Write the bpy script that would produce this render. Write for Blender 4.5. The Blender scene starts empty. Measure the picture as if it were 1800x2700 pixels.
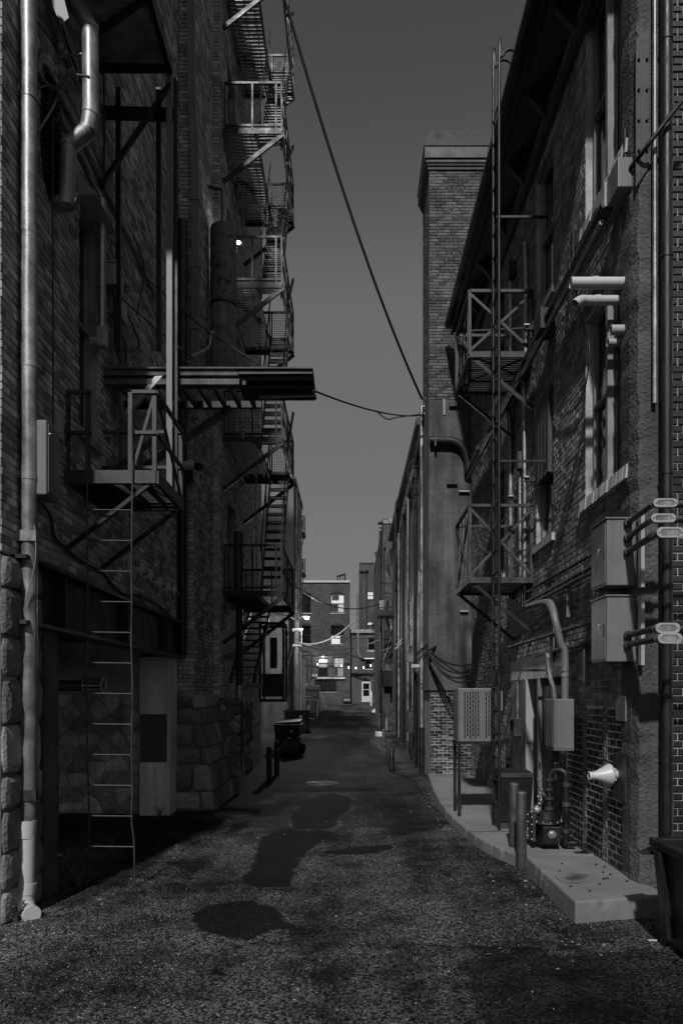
import bpy, math, random
import numpy as np
from mathutils import Vector
random.seed(7); RNG = np.random.default_rng(11)
sc = bpy.context.scene
C = sc.collection
# ------------------------------------------------------------------ camera, world, sun, exposure
F, CX, CY, H = 1850.0, 925.0, 1832.0, 2.05      # focal length and vanishing point of the 1800x2700 frame, eye height
cam_d = bpy.data.cameras.new('camera'); cam = bpy.data.objects.new('camera', cam_d); C.objects.link(cam)
cam.location = (0, 0, H); cam.rotation_euler = (math.radians(90), 0, 0)
cam_d.sensor_fit = 'AUTO'; cam_d.sensor_width = 36.0; cam_d.lens = 36.0*F/2700.0
cam_d.shift_x = -(CX-900)/2700.0; cam_d.shift_y = (CY-1350)/2700.0
cam_d.clip_start = 0.05; cam_d.clip_end = 2000
sc.camera = cam
SUN_AZ, SUN_EL = math.radians(-10), math.radians(44)
w = bpy.data.worlds.new('World'); sc.world = w; w.use_nodes = True
wn = w.node_tree; bg = wn.nodes['Background']
sky = wn.nodes.new('ShaderNodeTexSky'); sky.sky_type = 'NISHITA'; sky.sun_disc = False
sky.sun_elevation = SUN_EL; sky.sun_rotation = math.pi-SUN_AZ; sky.dust_density = 3.0; sky.air_density = 1.0
bw = wn.nodes.new('ShaderNodeRGBToBW')
dv = wn.nodes.new('ShaderNodeMath'); dv.operation = 'MULTIPLY'; dv.inputs[1].default_value = .2
ramp = wn.nodes.new('ShaderNodeValToRGB'); cr_ = ramp.color_ramp; cr_.interpolation = 'EASE'      # dusk haze: the sky brightens quickly below 45 degrees, then stays level
cr_.elements[0].position = 0; cr_.elements[0].color = (0,0,0,1); cr_.elements[1].position = 1; cr_.elements[1].color = (.86,.86,.86,1)
for p_, v_ in ((.235,.23),(.37,.58),(.52,.64),(.68,.73)):
    e_ = cr_.elements.new(p_); e_.color = (v_, v_, v_, 1)
wn.links.new(sky.outputs[0], bw.inputs[0]); wn.links.new(bw.outputs[0], dv.inputs[0]); wn.links.new(dv.outputs[0], ramp.inputs[0]); wn.links.new(ramp.outputs[0], bg.inputs[0])
bg.inputs[1].default_value = 0.25
sun_d = bpy.data.lights.new('sun', 'SUN'); sun_d.energy = 3.2; sun_d.angle = math.radians(2); sun_d.color = (1, 1, 1)
sun = bpy.data.objects.new('sun', sun_d); C.objects.link(sun)
sun.rotation_euler = Vector((-math.sin(SUN_AZ)*math.cos(SUN_EL), math.cos(SUN_AZ)*math.cos(SUN_EL), -math.sin(SUN_EL))).to_track_quat('-Z', 'Y').to_euler()
sun.location = (2, -14, 18)
sc.view_settings.view_transform = 'Standard'; sc.view_settings.look = 'None'
sc.view_settings.exposure = 0.0; sc.view_settings.gamma = 1.0; sc.view_settings.use_curve_mapping = False
sc.cycles.use_denoising = True; sc.cycles.sample_clamp_indirect = 3.0; sc.cycles.max_bounces = 6

# ------------------------------------------------------------------ helpers
def P(px, py, d):                       # point of the photograph at depth d
    return ((px-CX)*d/F, d, H-(py-CY)*d/F)
def W(px, py, X):                       # point of the photograph on the wall plane x = X
    d = X*F/(px-CX); return (X, d, H-(py-CY)*d/F)
def DW(px, X): return X*F/(px-CX)
def proj(x, y, z): return CX+x*F/y, CY-(z-H)*F/y
def V(*a): return Vector(a)
G_D, G_Z = [-50, 20, 31, 46, 65, 300], [0, 0, .385, .90, 1.25, 1.25]
def gz(d): return float(np.interp(d, G_D, G_Z))

class MB:
    def __init__(s): s.v = []; s.f = []; s.sm = []
    def add(s, vs, fs, sm=False):
        o = len(s.v); s.v += [tuple(p) for p in vs]
        s.f += [tuple(i+o for i in f) for f in fs]; s.sm += [sm]*len(fs); return s
    def box(s, x0, x1, y0, y1, z0, z1):
        return s.add([(x0,y0,z0),(x1,y0,z0),(x1,y1,z0),(x0,y1,z0),(x0,y0,z1),(x1,y0,z1),(x1,y1,z1),(x0,y1,z1)],
                     [(0,3,2,1),(4,5,6,7),(0,1,5,4),(1,2,6,5),(2,3,7,6),(3,0,4,7)])
    def hexa(s, b, t):                  # bottom quad, top quad
        return s.add(list(b)+list(t), [(3,2,1,0),(4,5,6,7),(0,1,5,4),(1,2,6,5),(2,3,7,6),(3,0,4,7)])
    def bar(s, p, q, w, h=None, up=(0,0,1)):
        p, q = Vector(p), Vector(q); h = h or w; a = (q-p).normalized(); u = Vector(up)
        if abs(a.dot(u)) > .98: u = Vector((0,1,0))
        r = a.cross(u).normalized(); u = r.cross(a).normalized(); r = r*(w/2); u = u*(h/2)
        return s.hexa([p-r-u, p+r-u, p+r+u, p-r+u], [q-r-u, q+r-u, q+r+u, q-r+u])
    def angle(s, p, q, w, t=.008, sx=1, sy=1):   # upright L-section
        (x, y, z), (_, _, z2) = p, q
        s.box(min(x, x+sx*w), max(x, x+sx*w), min(y, y+sy*t), max(y, y+sy*t), z, z2)
        return s.box(min(x, x+sx*t), max(x, x+sx*t), min(y+sy*t, y+sy*w), max(y+sy*t, y+sy*w), z, z2)
    def tube(s, pts, r, n=10, cap=True):
        pts = [Vector(p) for p in pts]; m = len(pts); rs = r if isinstance(r, (list, tuple)) else [r]*m
        t0 = (pts[1]-pts[0]).normalized(); ref = Vector((0,0,1)) if abs(t0.z) < .9 else Vector((1,0,0))
        u = t0.cross(ref).normalized(); vs = []
        for i in range(m):
            t = (pts[min(i+1, m-1)]-pts[max(i-1, 0)]).normalized()
            u = (u-t*u.dot(t)).normalized(); b = t.cross(u)
            for k in range(n):
                a = 2*math.pi*k/n; vs.append(pts[i]+(u*math.cos(a)+b*math.sin(a))*rs[i])
        fs = [(i*n+k, i*n+(k+1) % n, (i+1)*n+(k+1) % n, (i+1)*n+k) for i in range(m-1) for k in range(n)]
        s.add(vs, fs, True)
        if cap:
            s.add(vs[:n], [tuple(range(n-1, -1, -1))]); s.add(vs[-n:], [tuple(range(n))])
        return s
    def lathe(s, prof, o, axis, n=14, sm=True):  # prof: (radius, distance along axis)
        o, a = Vector(o), Vector(axis).normalized(); ref = Vector((0,0,1)) if abs(a.z) < .9 else Vector((1,0,0))
        u = a.cross(ref).normalized(); b = a.cross(u); vs = []
        for r, t in prof:
            for k in range(n):
                g = 2*math.pi*k/n; vs.append(o+a*t+(u*math.cos(g)+b*math.sin(g))*r)
        m = len(prof)
        s.add(vs, [(i*n+k, (i+1)*n+k, (i+1)*n+(k+1) % n, i*n+(k+1) % n) for i in range(m-1) for k in range(n)], sm)
        return s
    def prism(s, poly, vec):
        n = len(poly); a = [Vector(p) for p in poly]; b = [p+Vector(vec) for p in a]
        s.add(a, [tuple(range(n-1, -1, -1))]); s.add(b, [tuple(range(n))])
        return s.add(a+b, [(i, (i+1) % n, n+(i+1) % n, n+i) for i in range(n)])

ORG = {}
def root_of(o):
    while o.parent: o = o.parent
    return o
def mesh_from(name, v, f, sm=None):
    me = bpy.data.meshes.new(name); me.from_pydata(v, [], f)
    if sm is not None and any(sm): me.polygons.foreach_set('use_smooth', sm)
    return me
def tag(o, label=None, cat=None, group=None, kind=None):
    if label: o['label'] = label
    if cat: o['category'] = cat
    if group: o['group'] = group
    if kind: o['kind'] = kind
    return o
def thing(name, label, cat, loc=(0,0,0), group=None):
    e = bpy.data.objects.new(name, None); C.objects.link(e); e.location = loc; e.empty_display_size = .2
    ORG[e.name] = tuple(loc); return tag(e, label, cat, group)
def part(name, mb, mat, parent, bev=0, kind=None, label=None):
    o0 = ORG.get(root_of(parent).name, (0,0,0))
    me = mesh_from(name, [(a-o0[0], b-o0[1], c-o0[2]) for a, b, c in mb.v], mb.f, mb.sm)
    o = bpy.data.objects.new(name, me); C.objects.link(o); o.parent = parent; me.materials.append(mat)
    if bev: bevel(o, bev)
    if kind: o['kind'] = kind
    if label: o['label'] = label
    return o
def bevel(o, wd):
    m = o.modifiers.new('edge', 'BEVEL'); m.width = wd; m.segments = 2; m.limit_method = 'ANGLE'; m.angle_limit = .7
def single(name, label, cat, mb, mat, loc=None, group=None, kind=None, bev=0):
    if loc is None:
        a = np.array(mb.v); loc = (float(a[:,0].mean()), float(a[:,1].mean()), float(a[:,2].min()))
    me = mesh_from(name, [(a-loc[0], b-loc[1], c-loc[2]) for a, b, c in mb.v], mb.f, mb.sm)
    o = bpy.data.objects.new(name, me); C.objects.link(o); o.location = loc; me.materials.append(mat)
    ORG[o.name] = tuple(loc)
    if bev: bevel(o, bev)
    return tag(o, label, cat, group, kind)
def copy_tree(o, parent=None):
    c = o.copy(); C.objects.link(c); c.parent = parent
    if parent is None: ORG[c.name] = tuple(o.location)
    for ch in list(o.children): copy_tree(ch, c)
    return c
def sag(p, q, s, n=14):
    p, q = Vector(p), Vector(q)
    return [p.lerp(q, i/n)-Vector((0,0,4*s*(i/n)*(1-i/n))) for i in range(n+1)]
def smooth_path(pts, k=5):              # Catmull-Rom
    p = [Vector(a) for a in pts]; p = [p[0]]+p+[p[-1]]; out = []
    for i in range(1, len(p)-2):
        a, b, c, d = p[i-1:i+3]
        for j in range(k):
            t = j/k
            out.append(.5*((2*b)+(c-a)*t+(2*a-5*b+4*c-d)*t*t+(3*b-a-3*c+d)*t**3))
    return out+[p[-2]]

# ------------------------------------------------------------------ materials (the place is seen without colour: neutral tones)
def nmat(name):
    m = bpy.data.materials.new(name); m.use_nodes = True; nt = m.node_tree
    return m, nt, nt.nodes['Principled BSDF']
def N_(nt, t, **k):
    n = nt.nodes.new(t)
    for a, b in k.items():
        if a.startswith('i_'): n.inputs[int(a[2:]) if a[2:].isdigit() else a[2:]].default_value = b
        else: setattr(n, a, b)
    return n
def math_(nt, op, a, b=None, clamp=False):
    n = nt.nodes.new('ShaderNodeMath'); n.operation = op; n.use_clamp = clamp
    for i, x in enumerate((a, b)):
        if x is None: continue
        if isinstance(x, (int, float)): n.inputs[i].default_value = x
        else: nt.links.new(x, n.inputs[i])
    return n.outputs[0]
def rng(nt, x, a, b, c, d):
    n = nt.nodes.new('ShaderNodeMapRange'); nt.links.new(x, n.inputs[0])
    for i, q in enumerate((a, b, c, d)): n.inputs[i+1].default_value = q
    return n.outputs[0]
def noise(nt, scale, detail=4, vec=None, rough=.55, stretch=None):
    n = nt.nodes.new('ShaderNodeTexNoise'); n.inputs['Scale'].default_value = scale
    n.inputs['Detail'].default_value = detail; n.inputs['Roughness'].default_value = rough
    if vec is None: vec = nt.nodes.new('ShaderNodeNewGeometry').outputs['Position']
    if stretch:
        mp = nt.nodes.new('ShaderNodeMapping'); mp.inputs['Scale'].default_value = stretch
        nt.links.new(vec, mp.inputs[0]); vec = mp.outputs[0]
    nt.links.new(vec, n.inputs['Vector']); return n.outputs[0]
def bump(nt, bs, h, strength, dist):
    b = nt.nodes.new('ShaderNodeBump'); b.inputs['Strength'].default_value = strength; b.inputs['Distance'].default_value = dist
    nt.links.new(h, b.inputs['Height']); nt.links.new(b.outputs[0], bs.inputs['Normal'])
def M(name, base, rough=.8, metal=0, var=.3, scale=3, fine=60, bmp=.4, bdist=.004, isl=0, streak=0, rvar=.0, spots=0, spec=.5):
    m, nt, bs = nmat(name)
    a = noise(nt, scale, 5); v = rng(nt, a, .3, .7, 1-var, 1+var)
    f = noise(nt, fine, 3); v = math_(nt, 'MULTIPLY', v, rng(nt, f, .25, .75, 1-var*.6, 1+var*.6))
    if streak:
        st = noise(nt, 7, 4, stretch=(1, 1, .07)); v = math_(nt, 'MULTIPLY', v, rng(nt, st, .35, .65, 1-streak, 1+streak*.6))
    if spots:
        sp = noise(nt, 9, 3); v = math_(nt, 'MULTIPLY', v, rng(nt, sp, .56, .62, 1, 1-spots))
    if isl:
        g = nt.nodes.new('ShaderNodeNewGeometry'); oi = nt.nodes.new('ShaderNodeObjectInfo')
        r = math_(nt, 'FRACT', math_(nt, 'ADD', g.outputs['Random Per Island'], oi.outputs['Random']))
        r2 = math_(nt, 'POWER', r, 1.6)
        v = math_(nt, 'MULTIPLY', v, rng(nt, r2, 0, 1, 1-isl, 1+isl*1.3))
    col = math_(nt, 'MULTIPLY', v, base)
    nt.links.new(col, bs.inputs['Base Color'])
    if rvar: nt.links.new(rng(nt, a, .3, .7, rough-rvar, rough+rvar), bs.inputs['Roughness'])
    else: bs.inputs['Roughness'].default_value = rough
    bs.inputs['Metallic'].default_value = metal; bs.inputs['Specular IOR Level'].default_value = spec
    if bmp: bump(nt, bs, f, bmp, bdist)
    return m
def emit(name, col, strength):
    m, nt, bs = nmat(name); bs.inputs['Base Color'].default_value = (.5,.5,.5,1)
    bs.inputs['Emission Color'].default_value = (col, col, col, 1); bs.inputs['Emission Strength'].default_value = strength
    return m
m_brick_l = M('weathered_brick', 0.32, .85, var=.3, scale=1.2, fine=70, bmp=.6, bdist=.006, isl=.5, streak=.25)
m_brick_r = M('old_brick', 0.19, .8, var=.3, scale=.9, fine=70, bmp=.6, bdist=.006, isl=.4, streak=.45)
m_brick_k = M('painted_and_shaded_brick', .012, .55, var=.4, scale=2, fine=80, bmp=.3, isl=.4)  # black paint on the panels, painted-in shade on the end wall
m_brick_c = M('chimney_brick', 0.085, .85, var=.25, scale=1.1, fine=60, bmp=.5, isl=.55, streak=.2)
m_brick_p = M('pale_brick', 0.38, .85, var=.25, scale=2, fine=60, bmp=.5, isl=.35)
m_mortar = M('grey_mortar', 0.36, .95, var=.35, scale=3, fine=90, bmp=.5)
m_mortar_d = M('dirty_mortar', 0.28, .95, var=.45, scale=2, fine=90, bmp=.5)
m_mortar_c = M('sooty_mortar', .17, .95, var=.3, scale=3, fine=90, bmp=.4)
m_mortar_p = M('pale_mortar', .48, .95, var=.2, scale=3, fine=90, bmp=.4)
m_conc = M('stained_concrete', 0.6, .9, var=.3, scale=.9, fine=45, bmp=.5, bdist=.006, streak=.25)
m_conc_r = M('crumbling_concrete', 0.07, .95, var=.35, scale=2.2, fine=28, bmp=1.0, bdist=.03, streak=.2)
m_slab = M('broom_finished_concrete', 0.16, .85, var=.25, scale=1.3, fine=120, bmp=.25, bdist=.003, spots=0)
m_stone = M('granite_stone', 0.2, .9, var=.3, scale=3, fine=26, bmp=1.0, bdist=.02, isl=.4)
m_stone_l = M('pale_granite_stone', 0.4, .9, var=.45, scale=3.5, fine=22, bmp=1.0, bdist=.04, isl=.35, streak=.2)
m_iron = M('black_painted_iron', 0.009, .5, var=.5, scale=4, fine=60, bmp=.2, rvar=.15)
m_sheet = M('corrugated_sheet', .30, .6, var=.4, scale=4, fine=40, bmp=.2, streak=.2)
m_bag = M('matt_black_film', .012, .65, var=.3, scale=6, bmp=.2)
m_rust = M('rusted_sheet', 0.09, .75, var=.55, scale=3, fine=30, bmp=.4, streak=.4)
m_steel = M('worn_steel', 0.048, .55, metal=.2, var=.5, scale=5, fine=50, bmp=.25, rvar=.15)
m_galv = M('galvanised_steel', 0.38, .42, metal=.75, var=.3, scale=5, fine=45, bmp=.12, rvar=.12, streak=.25)
m_galv_d = M('tarnished_steel', 0.27, .45, metal=.5, var=.5, scale=4, fine=70, bmp=.3, rvar=.12, streak=.35)
m_pvc = M('white_plastic_pipe', 0.48, .4, var=.06, scale=3, fine=40, bmp=0)
m_pvc_g = M('grey_plastic_pipe', .34, .5, var=.15, scale=4, fine=40, bmp=.1)
m_box = M('grey_enamel', 0.15, .45, var=.12, scale=3, fine=90, bmp=.12, streak=.15)
m_box_l = M('pale_enamel', 0.32, .45, var=.1, scale=4, fine=60, bmp=.05)
m_black = M('black_plastic', .012, .4, var=.3, scale=6, bmp=.05)
m_wood = M('dark_boards', .035, .6, var=.4, scale=3, fine=30, bmp=.3, streak=.4)
m_wood_l = M('pale_painted_trim', 0.22, .7, var=.25, scale=4, fine=40, bmp=.3, streak=.3)
m_trim = M('painted_trim', 0.17, .6, var=.2, scale=5, fine=40, bmp=.2, streak=.3)
m_glass = M('dark_window_glass', .008, .06, var=.1, scale=4, bmp=0, spec=.6)
m_cable = M('black_cable', .015, .55, var=.2, scale=4, bmp=0)
m_cable_l = M('pale_cable', 0.16, .5, var=.2, scale=4, bmp=0)
m_plaster = M('stained_plaster', 0.12, .9, var=.4, scale=.55, fine=20, bmp=.3, streak=.3)
m_plaster_d = M('dull_render', 0.075, .9, var=.3, scale=.5, fine=20, bmp=.3, streak=.2)
m_siding = M('dark_metal_siding', .03, .5, var=.4, scale=2, fine=20, bmp=.2, streak=.4)
m_door = M('dark_door_paint', .045, .5, var=.15, scale=3, bmp=.1)
m_white = M('white_paint', 0.5, .5, var=.08, scale=3, bmp=0)
m_leaf = M('weed_leaf', .10, .6, var=.4, scale=9, bmp=0)
m_rag = M('crumpled_cloth', .5, .9, var=.3, scale=8, bmp=.2)
m_gravel = M('loose_gravel', .22, .85, var=.3, scale=20, bmp=0, isl=.85)
m_wet = M('tarry_asphalt_patch', .010, .7, var=.5, scale=3, fine=110, bmp=.5, bdist=.005, rvar=.1, spec=.25)
m_lamp = emit('lit_lamp_lens', 1, 25); m_bulb = emit('lit_bulb', 1, 5)
m_win_lit = emit('lit_window_pane', .9, .38); m_win_dim = emit('dim_lit_window_pane', .5, .15)

def brick_tex_mat(name, base, mort, scale=1.0, axis='x'):   # only for walls too far off to tell their bricks apart
    m, nt, bs = nmat(name); g = nt.nodes.new('ShaderNodeNewGeometry'); sx = nt.nodes.new('ShaderNodeSeparateXYZ'); cx = nt.nodes.new('ShaderNodeCombineXYZ')
    nt.links.new(g.outputs['Position'], sx.inputs[0]); nt.links.new(sx.outputs['X' if axis == 'x' else 'Y'], cx.inputs[0]); nt.links.new(sx.outputs['Z'], cx.inputs[1])
    b = nt.nodes.new('ShaderNodeTexBrick'); nt.links.new(cx.outputs[0], b.inputs['Vector']); b.inputs['Scale'].default_value = scale
    b.inputs['Brick Width'].default_value = .215; b.inputs['Row Height'].default_value = .075; b.inputs['Mortar Size'].default_value = .006
    b.inputs['Color1'].default_value = (base*.6,)*3+(1,); b.inputs['Color2'].default_value = (base*1.5,)*3+(1,); b.inputs['Mortar'].default_value = (mort,)*3+(1,)
    bwn = nt.nodes.new('ShaderNodeRGBToBW'); nt.links.new(b.outputs[0], bwn.inputs[0])
    v = math_(nt, 'MULTIPLY', bwn.outputs[0], rng(nt, noise(nt, .6, 5), .3, .7, .65, 1.35))
    nt.links.new(v, bs.inputs['Base Color']); bs.inputs['Roughness'].default_value = .85
    bump(nt, bs, bwn.outputs[0], .4, .01); return m
m_far_x = brick_tex_mat('distant_brick', .05, .075); m_far_y = brick_tex_mat('distant_side_brick', .10, .16, axis='y')

def asphalt(name='old_asphalt', dark_to=None):
    m, nt, bs = nmat(name)
    big = noise(nt, .42, 5, rough=.62); mid = noise(nt, 1.9, 6, rough=.68); fin = noise(nt, 38, 4, rough=.75); trk = noise(nt, .8, 4, stretch=(1.6, .16, 1))
    g = nt.nodes.new('ShaderNodeNewGeometry')
    def cells(sc_):
        vo = nt.nodes.new('ShaderNodeTexVoronoi'); vo.inputs['Scale'].default_value = sc_; nt.links.new(g.outputs['Position'], vo.inputs['Vector'])
        c = nt.nodes.new('ShaderNodeRGBToBW'); nt.links.new(vo.outputs['Color'], c.inputs[0]); return vo, c.outputs[0]
    vo, c1 = cells(105); vo2, c2 = cells(48)
    grain = math_(nt, 'POWER', rng(nt, c1, .12, .88, 0, 1), 3.0)
    pit = rng(nt, c2, .32, .40, .2, 1)
    s1 = math_(nt, 'ADD', math_(nt, 'MULTIPLY', big, .42), math_(nt, 'MULTIPLY', mid, .30)); s1 = math_(nt, 'ADD', s1, math_(nt, 'MULTIPLY', trk, .28))
    wear = rng(nt, s1, .43, .60, 0, 1)
    col = math_(nt, 'ADD', rng(nt, wear, 0, 1, .006, .030), math_(nt, 'MULTIPLY', grain, rng(nt, wear, 0, 1, .02, .34)))
    col = math_(nt, 'MULTIPLY', col, rng(nt, fin, .3, .7, .65, 1.35))
    col = math_(nt, 'MULTIPLY', col, pit)
    cr = nt.nodes.new('ShaderNodeTexVoronoi'); cr.feature = 'DISTANCE_TO_EDGE'; cr.inputs['Scale'].default_value = .33
    wob = nt.nodes.new('ShaderNodeVectorMath'); wob.operation = 'ADD'; nz = nt.nodes.new('ShaderNodeTexNoise'); nz.inputs['Scale'].default_value = 1.6; nz.inputs['Detail'].default_value = 7; nz.inputs['Roughness'].default_value = .7
    nt.links.new(g.outputs['Position'], wob.inputs[0]); nt.links.new(nz.outputs['Color'], wob.inputs[1]); nt.links.new(wob.outputs[0], cr.inputs['Vector'])
    crack = math_(nt, 'MAXIMUM', rng(nt, cr.outputs['Distance'], .001, .005, .45, 1), rng(nt, mid, .44, .5, 0, 1))
    col = math_(nt, 'MULTIPLY', col, crack)
    rough = rng(nt, wear, 0, 1, .8, .95); spec = .12
    h = math_(nt, 'ADD', math_(nt, 'MULTIPLY', vo.outputs['Distance'], -.5), math_(nt, 'MULTIPLY', vo2.outputs['Distance'], -.4))
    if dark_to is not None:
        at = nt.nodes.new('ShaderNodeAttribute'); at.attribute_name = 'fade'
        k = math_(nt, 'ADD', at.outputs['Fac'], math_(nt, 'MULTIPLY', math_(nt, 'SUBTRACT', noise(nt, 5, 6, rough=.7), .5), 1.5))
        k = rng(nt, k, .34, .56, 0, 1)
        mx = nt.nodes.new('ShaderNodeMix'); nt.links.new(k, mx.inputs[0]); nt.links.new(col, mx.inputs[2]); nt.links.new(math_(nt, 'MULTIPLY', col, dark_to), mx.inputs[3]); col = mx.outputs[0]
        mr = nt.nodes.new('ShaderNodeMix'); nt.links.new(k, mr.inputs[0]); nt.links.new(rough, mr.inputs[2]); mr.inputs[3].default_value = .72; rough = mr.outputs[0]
    nt.links.new(col, bs.inputs['Base Color']); nt.links.new(rough, bs.inputs['Roughness']); bs.inputs['Specular IOR Level'].default_value = spec
    bump(nt, bs, h, 1.0, .010)
    return m
m_asphalt = asphalt()
m_asphalt_n = asphalt('newer_and_shaded_asphalt', .36)  # darkened asphalt: newer strip, and shade painted in down the alley
m_tar = asphalt('tarry_asphalt', .09)
def formed_concrete():
    m, nt, bs = nmat('board_formed_concrete'); g = nt.nodes.new('ShaderNodeNewGeometry'); sx = nt.nodes.new('ShaderNodeSeparateXYZ')
    nt.links.new(g.outputs['Position'], sx.inputs[0])
    w_ = math_(nt, 'ADD', sx.outputs['Z'], math_(nt, 'MULTIPLY', noise(nt, .8, 2), .06))
    fr = math_(nt, 'FRACT', math_(nt, 'MULTIPLY', w_, 1.7)); line = rng(nt, fr, 0, .03, .6, 1)
    a = noise(nt, 1.1, 6, rough=.65); f = noise(nt, 40, 3)
    v = math_(nt, 'MULTIPLY', rng(nt, a, .3, .7, .35, 1.6), rng(nt, f, .3, .7, .65, 1.35)); v = math_(nt, 'MULTIPLY', v, line)
    st = noise(nt, 5, 4, stretch=(1, 1, .08)); v = math_(nt, 'MULTIPLY', v, rng(nt, st, .35, .65, .6, 1.2))
    nt.links.new(math_(nt, 'MULTIPLY', v, .085), bs.inputs['Base Color']); bs.inputs['Roughness'].default_value = .9
    bump(nt, bs, math_(nt, 'ADD', f, line), .5, .008); return m
m_formed = formed_concrete()
def stained_slab():
    m, nt, bs = nmat('stained_slab'); at = nt.nodes.new('ShaderNodeAttribute'); at.attribute_name = 'fade'
    k = rng(nt, math_(nt, 'ADD', at.outputs['Fac'], math_(nt, 'MULTIPLY', math_(nt, 'SUBTRACT', noise(nt, 6, 5), .5), 1.2)), .2, 1.0, 1, .22)
    v = math_(nt, 'MULTIPLY', rng(nt, noise(nt, 1.3, 5), .3, .7, .75, 1.25), rng(nt, noise(nt, 120, 3), .25, .75, .85, 1.15))
    nt.links.new(math_(nt, 'MULTIPLY', math_(nt, 'MULTIPLY', v, .16), k), bs.inputs['Base Color']); bs.inputs['Roughness'].default_value = .8; return m
m_slab_stain = stained_slab()

# ------------------------------------------------------------------ masonry
def cut(rect, holes):                   # rectangle minus rectangles -> rectangles
    u0, u1, z0, z1 = rect; us = sorted({u0, u1}|{min(max(h[i], u0), u1) for h in holes for i in (0, 1)}); out = []
    for a, b in zip(us, us[1:]):
        if b-a < 1e-6: continue
        m = (a+b)/2; zs = [(h[2], h[3]) for h in holes if h[0] < m < h[1]]; z = z0
        for s, e in sorted(zs):
            if s > z: out.append((a, b, z, min(s, z1)))
            z = max(z, e)
        if z < z1: out.append((a, b, z, z1))
    return out
def to_world(O, U, Nn, u, n, z): return (O[0]+U[0]*u+Nn[0]*n, O[1]+U[1]*u+Nn[1]*n, z)
def wall_back(parent, name, O, U, Nn, rect, mat, holes=(), thick=.3, n0=0.0):
    mb = MB()
    for a, b, c, d in cut(rect, holes):
        q = lambda n, z: [to_world(O, U, Nn, a, n, z), to_world(O, U, Nn, b, n, z)]
        f0, f1 = q(n0, c), q(n0, d); k0, k1 = q(n0-thick, c), q(n0-thick, d)
        mb.hexa([f0[0], f0[1], k0[1], k0[0]], [f1[0], f1[1], k1[1], k1[0]])
    return part(name, mb, mat, parent)
TPL_F = np.array([(0,1,5,4),(1,2,6,5),(2,3,7,6),(3,0,4,7),(4,5,9,8),(5,6,10,9),(6,7,11,10),(7,4,8,11),(8,9,10,11)])
def brick_verts(hl, hh, t, c):          # local (u, n, z)
    o = [(-hl,0,-hh),(hl,0,-hh),(hl,0,hh),(-hl,0,hh),(-hl,t-c,-hh),(hl,t-c,-hh),(hl,t-c,hh),(-hl,t-c,hh)]
    return np.array(o+[(-hl+c,t,-hh+c),(hl-c,t,-hh+c),(hl-c,t,hh-c),(-hl+c,t,hh-c)])
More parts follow.
